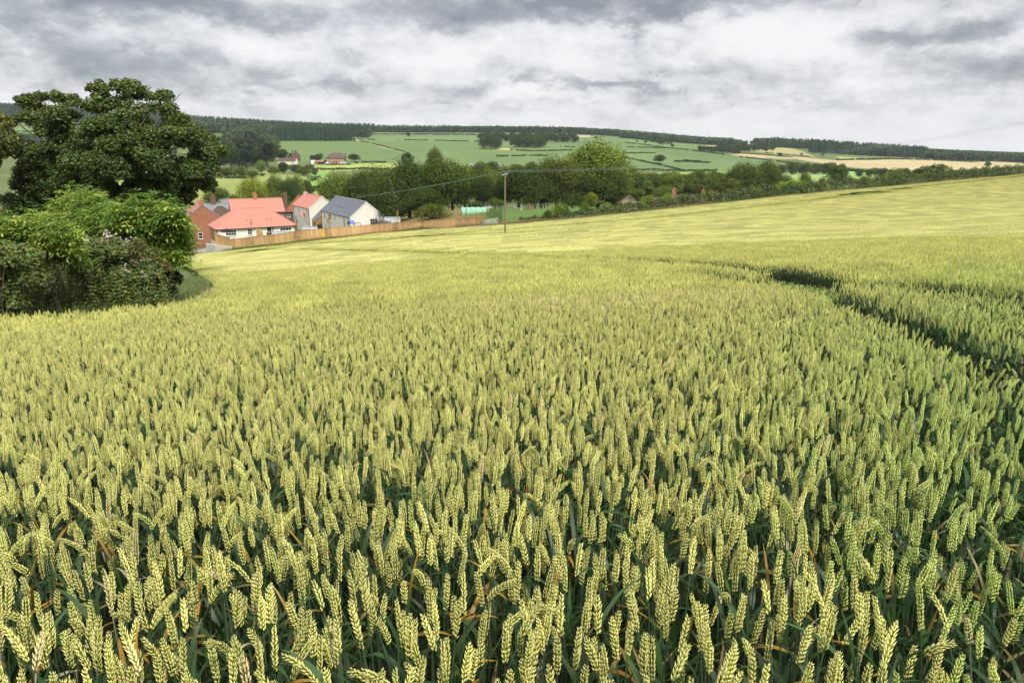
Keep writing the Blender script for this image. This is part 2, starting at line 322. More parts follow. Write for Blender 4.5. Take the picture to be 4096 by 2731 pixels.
# ------------------------------------------------------------------ ground sheet: valley, far hill, field
def build_terrain():
    az = np.unique(np.concatenate([np.linspace(-42, 42, 460), np.linspace(42, 180, 26), np.linspace(-180, -42, 26)]))
    rr = np.concatenate([[0.0], np.geomspace(0.8, 60, 70)[:-1], np.geomspace(60, 110, 40)[:-1], np.geomspace(110, 2300, 620)[:-1], np.geomspace(2300, 3600, 8)])
    A, R = np.meshgrid(np.radians(az), rr, indexing='ij')
    X = R * np.sin(A); Y = R * np.cos(A); Z = ground(X, Y)
    na, nr = X.shape
    px, py = project(X, Y, Z); front = (Y > 60)
    C = np.empty((na, nr, 3)); C[:] = (0.105, 0.135, 0.045)
    n1 = vnoise(X, Y, .05, 1); n2 = vnoise(X, Y, .013, 2); n3 = vnoise(X, Y, .3, 5)
    C *= (1 + .14 * n1 + .1 * n2 + .08 * n3)[..., None]
    def field(poly, col, var=.05):
        msk = inpoly(px + 3 * vnoise(X, Y, .08, 7), py, poly) & front
        C[msk] = np.array(col) * (1 + var * n1[msk] + var * n2[msk])[:, None]
    crop = (0.108, 0.165, 0.056); crop2 = (0.122, 0.18, 0.064); mead = (0.225, 0.265, 0.075); tan = (0.37, 0.305, 0.165); straw = (0.28, 0.27, 0.11)
    # low meadows of the valley
    for p in [[(300, 692), (860, 690), (1060, 688), (1190, 702), (1240, 715), (1330, 700), (1330, 800), (300, 820)], [(1230, 662), (1600, 650), (1600, 672), (1240, 690)]]:
        field(p, mead, .12)
    field([(1236, 690), (1320, 688), (1320, 712), (1246, 706)], (0.15, 0.27, 0.06))
    field([(1225, 716), (1300, 716), (1300, 770), (1225, 770)], (0.19, 0.30, 0.06))
    field([(2610, 690), (2900, 686), (2900, 706), (2610, 706)], (0.20, 0.30, 0.07))
    field([(3120, 694), (3330, 690), (3320, 740), (3120, 740)], (0.22, 0.31, 0.10))
    field([(3330, 680), (3500, 688), (3500, 716), (3380, 712)], (0.20, 0.30, 0.09))
    # the green slope and its strips
    field([(1070, 567), (1120, 562), (1250, 558), (1404, 557), (1395, 540), (1560, 520), (2300, 520), (2420, 535), (2600, 560), (2790, 582), (2900, 602), (3010, 625), (3110, 648), (3010, 672), (2860, 688), (2500, 682), (2060, 664), (1900, 655), (1540, 654), (1240, 652), (1110, 640)], crop, .06)
    field([(1380, 533), (1900, 534), (2170, 533), (2170, 520), (1380, 520)], crop2)
    field([(1560, 565), (2190, 568), (2190, 545), (1440, 548)], crop2)
    field([(780, 575), (880, 590), (870, 560), (790, 548)], crop)
    field([(30, 562), (160, 556), (160, 500), (40, 510)], crop2)
    field([(2240, 549), (2370, 549), (2360, 542), (2260, 542)], (0.42, 0.30, 0.19))
    field([(1990, 600), (2046, 600), (2044, 593), (2006, 593)], (0.42, 0.32, 0.17))
    tr = [(1424, 560), (1470, 572), (1520, 585), (1570, 598), (1618, 611)]
    for (a, b), (c, d) in zip(tr[:-1], tr[1:]): field([(a, b - 2), (c, d - 2), (c, d + 2), (a, b + 2)], (0.30, 0.27, 0.15))
    # ripening fields on the right of the hill
    field([(2782, 584), (2900, 580), (3030, 582), (3020, 593), (2950, 600), (2830, 597)], straw)
    field([(2916, 614), (2990, 616), (3110, 626), (3170, 632), (3170, 638), (3060, 634), (2950, 624)], tan)
    field([(3020, 588), (3110, 586), (3180, 597), (3235, 615), (3260, 630), (3180, 624), (3080, 616), (3020, 605)], straw)
    field([(3100, 618), (3200, 628), (3330, 641), (3470, 641), (3600, 638), (3760, 641), (3900, 650), (3990, 643), (4110, 658), (4400, 676), (4400, 700), (4000, 692), (3800, 684), (3560, 680), (3380, 668), (3200, 640)], tan)
    field([(3345, 626), (3440, 632), (3470, 638), (3360, 640)], (0.24, 0.30, 0.09))
    # close at hand: garden and paddock beyond the fence, bare track by the gate, earth below the crop
    field([(1530, 905), (1530, 868), (1640, 845), (1960, 838), (2000, 905)], (0.33, 0.29, 0.13), .15)
    field([(1940, 862), (1950, 832), (2300, 818), (2400, 830), (2080, 885), (2000, 895)], (0.10, 0.17, 0.045), .25)
    field([(640, 1010), (640, 975), (850, 985), (850, 1012)], (0.30, 0.28, 0.23))
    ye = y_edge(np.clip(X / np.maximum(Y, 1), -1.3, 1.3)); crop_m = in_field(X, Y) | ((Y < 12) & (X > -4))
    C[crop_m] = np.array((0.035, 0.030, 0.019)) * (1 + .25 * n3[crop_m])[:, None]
    verge = (Y >= ye - 2) & (Y < ye + 6); C[verge] = np.array((0.16, 0.15, 0.065)) * (1 + .3 * n3[verge])[:, None]
    i, j = np.meshgrid(np.arange(na - 1), np.arange(nr - 1), indexing='ij')
    f = np.stack([i * nr + j, i * nr + j + 1, (i + 1) * nr + j + 1, (i + 1) * nr + j], -1).reshape(-1, 4)
    m, k = new_mat('ground'); c = k.attr('Col').outputs['Color']; t = k.n('ShaderNodeTexCoord').outputs['Object']
    a1 = k.noise(t, 0.35, 6, .7); a2 = k.noise(t, 4.0, 4, .7); a3 = k.noise(k.vm('MULTIPLY', t, (.02, .25, .1)), 2.0, 3, .6)
    fac = k.m('ADD', k.m('ADD', k.m('MULTIPLY', a1, .5), k.m('MULTIPLY', a2, .35)), k.m('ADD', k.m('MULTIPLY', a3, .2), .47))
    finish(k, principled(k, k.vm('SCALE', c, scale=fac), 0.95, 0.1, normal=bump(k, a1, .4, .15)))
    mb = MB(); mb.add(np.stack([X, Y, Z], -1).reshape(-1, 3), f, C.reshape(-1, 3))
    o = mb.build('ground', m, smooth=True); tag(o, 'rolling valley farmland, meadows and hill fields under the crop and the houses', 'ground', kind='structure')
# ------------------------------------------------------------------ wheat
G_STEM = np.array((0.060, 0.098, 0.052)); G_LEAF = np.array((0.034, 0.072, 0.022)); G_EAR = np.array((0.54, 0.55, 0.125)); G_TIP = np.array((0.86, 0.81, 0.40)); G_BASE = np.array((0.27, 0.34, 0.080))
def floret(L, wd):
    """pointed grain husk along +z: 4-sided, 3 rings"""
    a = np.array([0, 1, 2, 3]) * np.pi / 2 + .785
    ring = np.stack([np.cos(a) * wd, np.sin(a) * wd * .75, np.zeros(4)], -1)
    v = np.concatenate([[[0, 0, 0]], ring + [0, 0, L * .42], [[wd * .5, 0, L]]])
    f3 = [[0, 1 + (k + 1) % 4, 1 + k] for k in range(4)] + [[5, 1 + k, 1 + (k + 1) % 4] for k in range(4)]
    return v, np.array(f3)
def rotm(axis, a): return np.array(Matrix.Rotation(a, 3, Vector(axis)))
def ear_mesh(mb, rng, path, tang, nodes, lod, pale=0.0):
    """husks in two ranks along the ear's path"""
    side0 = rng.uniform(0, 6.28); n = nodes
    for k in range(n):
        t = (k + .5) / n; i = t * (len(path) - 1); i0 = min(int(i), len(path) - 2); p = path[i0] + (path[i0 + 1] - path[i0]) * (i - i0); d = tang[i0]
        ref = np.array([math.cos(side0), math.sin(side0), 0.]); x = ref - d * (ref @ d); x /= np.linalg.norm(x); y = np.cross(d, x)
        s = 1 if k % 2 else -1; B = np.stack([x, y, d], 1)
        env = (0.72 + .5 * math.sin(math.pi * min(1, t * .9 + .12))) * (1.0 if t < .9 else .8)
        tint = rng.uniform(.86, 1.14) * (1.07 if lod else 1.0)
        cols = lambda nv: np.stack([G_BASE * tint] + [(G_EAR + rng.normal(0, .02, 3)) * tint] * (nv - 2) + [G_TIP * tint])
        if lod == 0:
            for oy, tl, az_ in ((-.0021, .13, -.34), (.0021, .13, .34), (0.0, .25, 0.)):
                L = rng.uniform(.0110, .0145) * env; v, f = floret(L, .00178 * env)
                R = rotm((0, 1, 0), s * (tl + rng.normal(0, .07))) @ rotm((1, 0, 0), -az_ * .8)
                if s < 0: v = v * [-1, 1, 1]; f = f[:, ::-1]
                v = v @ R.T + np.array([s * .0011, oy * env + rng.normal(0, .0005), 0]); mb.add(v @ B.T + p, f, cols(len(v)))
        elif lod == 1:
            L = .017 * env; v, f = floret(L, .0040 * env); R = rotm((0, 1, 0), s * .22)
            if s < 0: v = v * [-1, 1, 1]; f = f[:, ::-1]
            v = v @ R.T + np.array([s * .003, rng.normal(0, .002), 0]); mb.add(v @ B.T + p, f, cols(len(v)))
def leaf_mesh(mb, rng, base, az_, L, wd, lean, droop, segs, kind):
    """ribbon leaf; kind 0 green, 1 yellow-tipped, 2 dry"""
    t = np.linspace(0, 1, segs + 1); th = lean + droop * t ** 1.5
    h = np.concatenate([[0], np.cumsum(np.sin((th[:-1] + th[1:]) / 2))]) * L / segs; z = np.concatenate([[0], np.cumsum(np.cos((th[:-1] + th[1:]) / 2))]) * L / segs
    hx = np.array([math.cos(az_), math.sin(az_), 0]); sd_ = np.array([-math.sin(az_), math.cos(az_), 0]); tw = rng.uniform(-1.2, 1.2) * t
    c = base + h[:, None] * hx + np.stack([0 * z, 0 * z, z], -1)
    wv = wd * np.minimum(1, 1.3 * (1 - t) ** .6) * (0.6 + .4 * np.minimum(1, t * 6))
    up = np.stack([np.cos(th)[:, None] * hx[None] * 1.0, ], 0)[0] * -1 + np.sin(th)[:, None] * np.array([0, 0, 1.])
    s = np.cos(tw)[:, None] * sd_ + np.sin(tw)[:, None] * up
    v = np.concatenate([c - s * wv[:, None] / 2, c + s * wv[:, None] / 2]); n = segs + 1
    f = np.array([[k, k + 1, n + k + 1, n + k] for k in range(segs)])
    g = G_LEAF * rng.uniform(.75, 1.35) * np.array([rng.uniform(.85, 1.2), 1, rng.uniform(.8, 1.2)])
    if kind == 0: cc = np.tile(g, (n, 1))
    elif kind == 1:
        q = np.clip((t - rng.uniform(.35, .75)) / .3, 0, 1)[:, None]; cc = g * (1 - q) + np.array((0.36, 0.20, 0.03)) * rng.uniform(.7, 1.1) * q
    else: cc = np.tile(np.array((0.30, 0.21, 0.11)) * rng.uniform(.6, 1.2), (n, 1))
    mb.add(v, f, np.concatenate([cc, cc]))
def wheat_plant(rng, lod, parts=False, leafy=0.0):
    """one stalk: stem, ear, leaves around the origin, growing up to about WH"""
    H = WH * rng.uniform(.85, 1.08); earL = rng.uniform(.060, .092)
    az_ = rng.uniform(0, 6.28); lean = abs(rng.normal(0, .075)) if rng.random() > .08 else rng.uniform(.2, .45)
    nod = abs(rng.normal(0, .11)) if rng.random() > .035 else rng.uniform(.6, 1.3)
    n = 9 if lod == 0 else 5; Ls = H - earL * .9
    t = np.linspace(0, 1, n); th = lean * t + nod * np.clip((t - .75) / .25, 0, 1) ** 2 * .5
    hx = np.array([math.cos(az_), math.sin(az_), 0])
    step = Ls / (n - 1)
    pts = [np.zeros(3)]
    for k in range(1, n): pts.append(pts[-1] + step * (math.sin(th[k]) * hx + np.array([0, 0, math.cos(th[k])])))
    pts = np.array(pts)
    m = 6; et = th[-1] + nod * .7 * np.linspace(0, 1, m); ep = [pts[-1]]; tg = []
    for k in range(m):
        d = math.sin(et[k]) * hx + np.array([0, 0, math.cos(et[k])]); tg.append(d)
        if k < m - 1: ep.append(ep[-1] + d * earL / (m - 1))
    S = MB(); E_ = MB(); Lf = []
    sc_ = G_STEM * rng.uniform(.8, 1.25)
    S.tube(pts, np.linspace(.0022, .0013, n) * (1 if lod == 0 else 1.3), 5 if lod == 0 else 3, sc_, cap=False)
    ear_mesh(E_, rng, np.array(ep), tg, int(earL / .0042) if lod == 0 else 12, lod)
    for k in range(rng.integers(2, 4) + (2 if leafy else 0)):
        hh = rng.uniform(.45, .93) if k else rng.uniform(.74, .95); i = min(int(hh * (n - 1)), n - 2)
        q = rng.random(); kind = 2 if (hh < .6 and q < .4) else (1 if q < .27 else 0)
        Lf.append(MB()); leaf_mesh(Lf[-1], rng, pts[i], rng.uniform(0, 6.28), rng.uniform(.11, .22), rng.uniform(.007, .0135) * (1.15 if leafy else 1), rng.uniform(.15, .7), rng.uniform(.2, 1.6) + (.9 if leafy else 0), 7 if lod == 0 else 4, kind if not leafy else (0 if q < .8 else 2))
    return (S, E_, *Lf)
def joinmb(*ms):
    o = MB()
    for b in ms:
        if not b.n: continue
        V = np.concatenate(b.V); C = np.concatenate(b.C)
        o.V.append(V); o.C.append(C)
        for f, mi in b.Fc: o.Fc.append((f + o.n, mi))
        o.n += len(V)
    return o
rngw = np.random.default_rng(11)
kit = bpy.data.collections.new('wheat kit')          # the kinds of plant the field is planted with
NEARV = 24; LEAFYV = 6; MIDV = 6; FARV = 6
near_parts = []
kit_i = {}
def to_kit(key, me):
    o = bpy.data.objects.new('%03d' % len(kit.objects), me); kit_i.setdefault(key, []).append(len(kit.objects)); kit.objects.link(o)
for k in range(NEARV + LEAFYV):
    pl_ = wheat_plant(rngw, 0, leafy=float(k >= NEARV))
    if k < NEARV: near_parts.append([b.mesh(('stem', 'ear', 'leaf')[min(q, 2)], M['wheat'], True) for q, b in enumerate(pl_)])
    to_kit('near' if k < NEARV else 'leafy', joinmb(*pl_).mesh('wheat_plant', M['wheat'], True))
def patch(size, count, lod, slope_fix=False):
    out = MB(); g = int(math.sqrt(count)); s = size / g
    for i in range(g):
        for j in range(g):
            x = (i + rngw.uniform(.02, .98)) * s - size / 2; y = (j + rngw.uniform(.02, .98)) * s - size / 2
            if lod == 1: b = joinmb(*wheat_plant(rngw, 1))
            else: b = far_plant(rngw)
            V = np.concatenate(b.V) + [x, y, rngw.normal(0, .02)]; C = np.concatenate(b.C) * rngw.uniform(.86, 1.14)
            out.V.append(V); out.C.append(C)
            for f, mi in b.Fc: out.Fc.append((f + out.n, mi))
            out.n += len(V)
    return out
def far_plant(rng):
    """ear as a jagged four-sided spike, a dark stub of stem and a leaf"""
    b = MB(); H = WH * rng.uniform(.90, 1.07); a = rng.uniform(0, 6.28); lean = abs(rng.normal(0, .12)); hx = np.array([math.cos(a), math.sin(a), 0]) * math.sin(lean)
    L = rng.uniform(.085, .11); r = .0078; top = np.array([0, 0, H]) + hx * .3; d = hx + np.array([0, 0, math.cos(lean)]); d /= np.linalg.norm(d)
    an = np.arange(4) * np.pi / 2 + a; o = np.stack([np.cos(an), np.sin(an), 0 * an], -1)
    v = np.concatenate([[top - d * L], top - d * L * .7 + o * r, top - d * L * .25 + o * r * .95, [top]])
    f4 = np.array([[1 + k, 1 + (k + 1) % 4, 5 + (k + 1) % 4, 5 + k] for k in range(4)]); f3 = np.array([[0, 1 + (k + 1) % 4, 1 + k] for k in range(4)] + [[9, 5 + k, 5 + (k + 1) % 4] for k in range(4)])
    t = rng.uniform(.85, 1.15); c = np.concatenate([[G_BASE * t], np.tile((G_BASE * .2 + G_EAR * .8) * t * .99, (4, 1)), np.tile((G_EAR * .45 + G_TIP * .55) * t * .99, (4, 1)), [G_TIP * t]])
    b.V.append(v); b.C.append(c); b.Fc.append((f4, np.zeros(4, int))); b.Fc.append((f3, np.zeros(8, int))); b.n += len(v)
    p = top - d * L; q = np.array([rng.normal(0, .03), rng.normal(0, .03), H * .35]); s = np.array([math.cos(a), math.sin(a), 0]) * .004
    b.add([p - s, p + s, q + s, q - s], [[0, 1, 2, 3]], G_STEM)
    if rng.random() < .7:
        az_ = rng.uniform(0, 6.28); e = np.array([math.cos(az_), math.sin(az_), 0]); sd_ = np.array([-e[1], e[0], 0]) * .008; m = np.array([0, 0, H * rng.uniform(.6, .86)])
        b.add([m - sd_, m + sd_, m + e * .09 + [0, 0, .10]], [[0, 1, 2]], G_LEAF if rng.random() < .75 else (0.36, 0.2, 0.04))
    return b
for k in range(MIDV): to_kit('mid', patch(.5, 121, 1).mesh('wheat_patch', M['wheat'], False))
for k in range(FARV): to_kit('far', patch(2.0, 1369, 2).mesh('wheat_block', M['wheat'], False))
# --- where the crop stands: the edge of the field and the wheel tracks, read off the photograph and laid on the ground
edge_px = [(-1200, 1330), (-400, 1290), (0, 1268), (250, 1262), (450, 1240), (620, 1222), (760, 1198), (850, 1178), (885, 1150), (878, 1128), (850, 1112), (800, 1085), (765, 1062), (720, 1045), (560, 1035)]
edge = [on_crop(*p)[:2] for p in edge_px]
_u = lambda px: (px - CX) / F
far_edge = [(float(_u(px)) * y * 1.005, y) for px, y in [(600, 162), (640, 162), (740, 159), (930, 143), (1100, 137.5), (1250, 135.5), (1500, 138), (1820, 128.5), (2022, 124.5), (2239, 124.2), (2484, 131), (2896, 147), (3072, 156.5), (3523, 179.5), (4096, 229), (5200, 308)]]
near_edge = [(120, 40), (60, -6), (-10, -6), (-14, 3)]
field_poly = np.array([tuple(e) for e in edge] + far_edge + near_edge)
def on_line(pp): return np.array([on_crop(*p)[:2] for p in pp])
tracks = [on_line([(1200, 996), (1338, 999), (1657, 1005), (1848, 1015), (2200, 1024), (2450, 1031), (2711, 1041), (2979, 1064), (3170, 1089), (3393, 1121), (3680, 1140), (4096, 1172), (4500, 1200)]),
          on_line([(2700, 1080), (2915, 1095), (3042, 1116), (3170, 1133), (3266, 1153), (3330, 1166), (3425, 1200), (3521, 1232), (3680, 1275), (3808, 1322), (3967, 1375), (4150, 1430), (4500, 1530)]),
          on_line([(960, 1004), (1083, 988), (1274, 972), (1593, 956), (1784, 934), (2167, 908), (2600, 872), (3200, 806), (3523, 762), (4069, 706), (4400, 672)]),
          on_line([(1100, 983), (1320, 966), (1600, 950), (1760, 944), (2100, 928), (2400, 905)])]
tracks[1] = tracks[1] + [.08, .26]; tracks[0] = tracks[0] + [0, .2]
twid = [.46, .25, .45, .28]
lodged = [(on_line([(962, 1010), (1000, 1002), (1060, 1000)]), 2.6), (on_line([(1615, 948), (1680, 944), (1760, 940)]), 2.0), (on_line([(3400, 778), (3450, 772), (3510, 768)]), 2.6), (on_line([(3560, 760), (3640, 752)]), .8)]
def in_field(x, y): return inpoly(x, y, field_poly)
build_terrain()
def track_d(x, y):
    d = np.full(np.shape(x), 1e9)
    for t, wd in zip(tracks, twid): d = np.minimum(d, dist_poly(x, y, t) - wd)
    for t, wd in lodged: d = np.minimum(d, dist_poly(x, y, t) - wd * (1 + .35 * vnoise(x, y, 1.6, 9)))
    return d
pale_c = on_line([(2150, 1215), (2400, 1205), (2650, 1195), (2880, 1180)])
pts_i, pts_p, pts_r, pts_s, pts_g, pts_pl = [], [], [], [], [], []
nearlist = []
def greenness(x, y):
    u = x / np.maximum(y, .3)
    return np.clip((u - .22) / .5, 0, 1) * np.clip(1.35 - y / 14., 0, 1) + .10 * vnoise(x, y, .35, 21)
def emit(idx, x, y, z, rot, s, g, pl):
    pts_i.append(idx); pts_p.append(np.stack([x, y, z], -1)); pts_r.append(rot); pts_s.append(s); pts_g.append(g); pts_pl.append(pl)
def height_var(x, y): return 1 + .035 * vnoise(x, y, .9, 31) + .03 * vnoise(x, y, .25, 32)
def yaw_rot(yaw): return np.stack([0 * yaw, 0 * yaw, yaw], -1)
def slope_rot(x, y, yaw):
    e = .5; zx = (ground(x + e, y) - ground(x - e, y)) / (2 * e); zy = (ground(x, y + e) - ground(x, y - e)) / (2 * e)
    out = np.empty((len(x), 3))
    for k in range(len(x)):
        nrm = Vector((-zx[k], -zy[k], 1)).normalized(); q = Vector((0, 0, 1)).rotation_difference(nrm)
        out[k] = (q.to_matrix() @ Matrix.Rotation(yaw[k], 3, 'Z')).to_euler()
    return out
R1, R2 = 11.0, 42.0
# single plants
c_ = 1 / math.sqrt(430); gx = np.arange(-9, 9, c_); gy = np.arange(-.4, R1 + .1, c_)
X, Y = [a.ravel() for a in np.meshgrid(gx, gy)]; X = X + rngw.uniform(-.5, .5, len(X)) * c_; Y = Y + rngw.uniform(-.5, .5, len(Y)) * c_
td = track_d(X, Y); rightfade = np.clip((X / np.maximum(Y, .4) - .58) / .2, 0, 1) * (Y < 7)
k_ = (np.hypot(X, Y) < R1) & (np.abs(X) < .86 * Y + .7) & in_field(X, Y) & (rngw.random(len(X)) > .35 * rightfade) & (np.hypot(X, Y + .1) > .42)
k_ &= (td > 0) | (rngw.random(len(X)) < .45)
X, Y, td, rf = X[k_], Y[k_], td[k_], rightfade[k_]; Z = ground(X, Y)
idx = rngw.choice(kit_i['near'], len(X)); lf = rngw.random(len(X)) < np.maximum(.03, .55 * rf); idx[lf] = rngw.choice(kit_i['leafy'], lf.sum())
yaw = rngw.uniform(0, 6.28, len(X)); hv = height_var(X, Y) * np.where(td < 0, .62 + .1 * vnoise(X, Y, 3., 8), 1) * (1 - .12 * rf)
gr = np.clip(greenness(X, Y) + rngw.normal(0, .20, len(X)), 0, 1)
dpale = dist_poly(X, Y, pale_c); pl = np.where(rngw.random(len(X)) < .018, 1.0, 0.0) * rngw.uniform(.5, 1, len(X)); pl = np.maximum(pl, (rngw.random(len(X)) < .35 * np.exp(-(dpale / .7) ** 2)) * .8)
tilt = np.stack([rngw.normal(0, .05, len(X)), rngw.normal(0, .05, len(X)) + .10 * rf, yaw], -1)
px, py = project(X, Y, Z + WH * hv - .04); inv = (px > -40) & (px < 4136) & (py > 0) & (py < 2790) & (idx < NEARV)
order = np.argsort(np.where(inv, X ** 2 + Y ** 2 + (Z + WH) ** 2, 1e9))[:300]
first = np.zeros(len(X), bool); first[order] = True
emit(idx[~first], X[~first], Y[~first], Z[~first], tilt[~first], np.stack([.5 + .5 * hv[~first], .5 + .5 * hv[~first], hv[~first]], -1), gr[~first], pl[~first])
for k in order: nearlist.append((idx[k], X[k], Y[k], Z[k], tilt[k], hv[k]))
# half-metre patches, then two-metre blocks; finer patches along the tracks and edges
def grid(cs, test):
    gx = np.arange(-75, 215, cs); gy = np.arange(0, 300, cs); X, Y = [a.ravel() for a in np.meshgrid(gx + cs / 2, gy + cs / 2)]
    k = (np.abs(X) < .86 * Y + 3); X, Y = X[k], Y[k]; return (X, Y) if test is None else None
bx, by = grid(2.0, None); dmin = np.hypot(bx, by)
td = track_d(bx, by); corners = np.stack([in_field(bx + a, by + b) for a in (-1, 1) for b in (-1, 1)]); allin = corners.all(0); anyin = corners.any(0)
far_ok = allin & (dmin > R2) & (td > 1.45); sub = anyin & ~far_ok & (dmin > R1 - 1.5)
fx, fy = bx[far_ok], by[far_ok]; fz = ground(fx, fy); yaw = rngw.integers(0, 4, len(fx)) * (math.pi / 2); hv = height_var(fx, fy)
emit(rngw.choice(kit_i['far'], len(fx)), fx, fy, fz, slope_rot(fx, fy, yaw), np.stack([0 * hv + 1.02, 0 * hv + 1.02, hv], -1), np.clip(.03 + .06 * vnoise(fx, fy, .12, 22), 0, 1), np.zeros(len(fx)))
sx, sy = [np.concatenate([bx[sub] + a if i == 0 else by[sub] + b for a in (-.75, -.25, .25, .75) for b in (-.75, -.25, .25, .75)]) for i in (0, 1)]
td = track_d(sx, sy); dm = np.hypot(sx, sy)
k_ = in_field(sx, sy) & (td > .12) & (dm > R1 + .1); sx, sy = sx[k_], sy[k_]
hv = height_var(sx, sy); yaw = rngw.integers(0, 4, len(sx)) * (math.pi / 2); dpale = dist_poly(sx, sy, pale_c)
emit(rngw.choice(kit_i['mid'], len(sx)), sx, sy, ground(sx, sy), yaw_rot(yaw), np.stack([0 * hv + 1.04, 0 * hv + 1.04, hv], -1), np.clip(greenness(sx, sy) * .9 + .02, 0, 1), .42 * np.exp(-(dpale / .8) ** 2) * (rngw.random(len(sx)) < .8))
# trampled stalks in the flattened places and far wheel tracks: short, greener patches
sx, sy = [np.concatenate([bx[sub] + a if i == 0 else by[sub] + b for a in (-.75, -.25, .25, .75) for b in (-.75, -.25, .25, .75)]) for i in (0, 1)]
k_ = in_field(sx, sy) & (track_d(sx, sy) <= .12) & (np.hypot(sx, sy) > 11); sx, sy = sx[k_], sy[k_]; lo = np.minimum(*[dist_poly(sx, sy, t) - wd for t, wd in lodged[:2]]); lo = np.minimum(lo, dist_poly(sx, sy, lodged[2][0]) - lodged[2][1]); hv = np.where(lo < .3, .48 + .16 * vnoise(sx, sy, 1.1, 3), .55)
emit(rngw.choice(kit_i['mid'], len(sx)), sx, sy, ground(sx, sy), yaw_rot(rngw.integers(0, 4, len(sx)) * 1.5708), np.stack([0 * hv + 1.05, 0 * hv + 1.05, hv], -1), np.full(len(sx), .95), np.zeros(len(sx)))
def gn_field():
    me = bpy.data.meshes.new('wheat_field'); P_ = np.concatenate(pts_p).astype(np.float32); n = len(P_)
    me.vertices.add(n); me.vertices.foreach_set('co', P_.ravel())
    for nm, ty, arr, key in (('idx', 'INT', np.concatenate(pts_i), 'value'), ('rot', 'FLOAT_VECTOR', np.concatenate(pts_r), 'vector'), ('scl', 'FLOAT_VECTOR', np.concatenate(pts_s), 'vector'), ('green', 'FLOAT', np.concatenate(pts_g), 'value'), ('pale', 'FLOAT', np.concatenate(pts_pl), 'value')):
        a = me.attributes.new(nm, ty, 'POINT'); a.data.foreach_set(key, (arr.astype(np.int32) if ty == 'INT' else arr.astype(np.float32)).ravel())
    o = bpy.data.objects.new('wheat_field', me); COL.objects.link(o)
    tag(o, 'broad sloping field of ripening green gold wheat stretching to the long hedge', 'wheat field', kind='stuff')
    ng = bpy.data.node_groups.new('planting', 'GeometryNodeTree')
    ng.interface.new_socket('Geometry', in_out='INPUT', socket_type='NodeSocketGeometry'); ng.interface.new_socket('Geometry', in_out='OUTPUT', socket_type='NodeSocketGeometry')
    N, Lk = ng.nodes, ng.links
    gi, go = N.new('NodeGroupInput'), N.new('NodeGroupOutput'); ip = N.new('GeometryNodeInstanceOnPoints'); ci = N.new('GeometryNodeCollectionInfo')
    ci.inputs['Collection'].default_value = kit; ci.inputs['Separate Children'].default_value = True; ci.inputs['Reset Children'].default_value = True
    def na(nm, ty):
        a = N.new('GeometryNodeInputNamedAttribute'); a.data_type = ty; a.inputs['Name'].default_value = nm; return a.outputs['Attribute']
    e2r = N.new('FunctionNodeEulerToRotation')
    Lk.new(gi.outputs[0], ip.inputs['Points']); Lk.new(ci.outputs[0], ip.inputs['Instance']); ip.inputs['Pick Instance'].default_value = True
    Lk.new(na('idx', 'INT'), ip.inputs['Instance Index']); Lk.new(na('rot', 'FLOAT_VECTOR'), e2r.inputs[0]); Lk.new(e2r.outputs[0], ip.inputs['Rotation']); Lk.new(na('scl', 'FLOAT_VECTOR'), ip.inputs['Scale'])
    Lk.new(ip.outputs[0], go.inputs[0])
    o.modifiers.new('planting', 'NODES').node_group = ng
    print('wheat instances', n, 'far', len(fx), 'mid', len(sx))
gn_field()
for ix, x, y, z, r, h in nearlist:
    t = thing('wheat_plant', (x, y, z), 'ripening wheat plant among the closest stalks at the front of the field', 'wheat', 'closest wheat plants at the front of the field')
    t.rotation_euler = Euler(r); t.scale = (.5 + .5 * h, .5 + .5 * h, h)
    for q, me in enumerate(near_parts[ix]):
        c = bpy.data.objects.new(('stem', 'ear', 'leaf')[min(q, 2)], me); COL.objects.link(c); c.parent = t
# ------------------------------------------------------------------ building materials
def brick_mat(name, c1, c2, mortar):
    m, k = new_mat(name); t = k.n('ShaderNodeTexCoord').outputs['Object']
    sp = k.n('ShaderNodeSeparateXYZ'); k.put(sp.inputs[0], t); cb = k.n('ShaderNodeCombineXYZ'); k.put(cb.inputs[0], k.m('ADD', sp.outputs[0], sp.outputs[1])); k.put(cb.inputs[1], sp.outputs[2])
    b = k.n('ShaderNodeTexBrick'); k.put(b.inputs['Vector'], cb.outputs[0]); b.inputs['Scale'].default_value = 1.0; b.inputs['Brick Width'].default_value = .225; b.inputs['Row Height'].default_value = .075; b.inputs['Mortar Size'].default_value = .008
    b.inputs['Color1'].default_value = (*c1, 1); b.inputs['Color2'].default_value = (*c2, 1); b.inputs['Mortar'].default_value = (*mortar, 1)
    nz = k.noise(t, 1.2, 6, .7); c = k.vm('SCALE', b.outputs[0], scale=k.m('ADD', k.m('MULTIPLY', nz, .5), .75))
    finish(k, principled(k, c, .9, .2)); return m
M['brick'] = brick_mat('red_brick', (0.36, 0.115, 0.055), (0.28, 0.085, 0.045), (0.34, 0.25, 0.19))
M['brick_orange'] = brick_mat('orange_brick', (0.42, 0.16, 0.06), (0.34, 0.11, 0.05), (0.36, 0.27, 0.2))
M['brick_old'] = brick_mat('old_brick', (0.17, 0.085, 0.06), (0.11, 0.065, 0.05), (0.2, 0.17, 0.14))
M['render'] = plain('white_render', (0.76, 0.72, 0.64), .9, .1, var=.04, scale=.8)
M['plaster_grey'] = plain('weathered_render', (0.55, 0.53, 0.5), .9, .1, var=.1)
M['tile_red'] = plain('red_pantiles', (0.49, 0.215, 0.165), .75, .25, var=.12, scale=3)
M['tile_pink'] = plain('plain_clay_tiles', (0.36, 0.16, 0.13), .85, .2, var=.15, scale=4)
M['tile_old'] = plain('mossy_clay_tiles', (0.24, 0.095, 0.055), .9, .15, var=.45, scale=1.3)
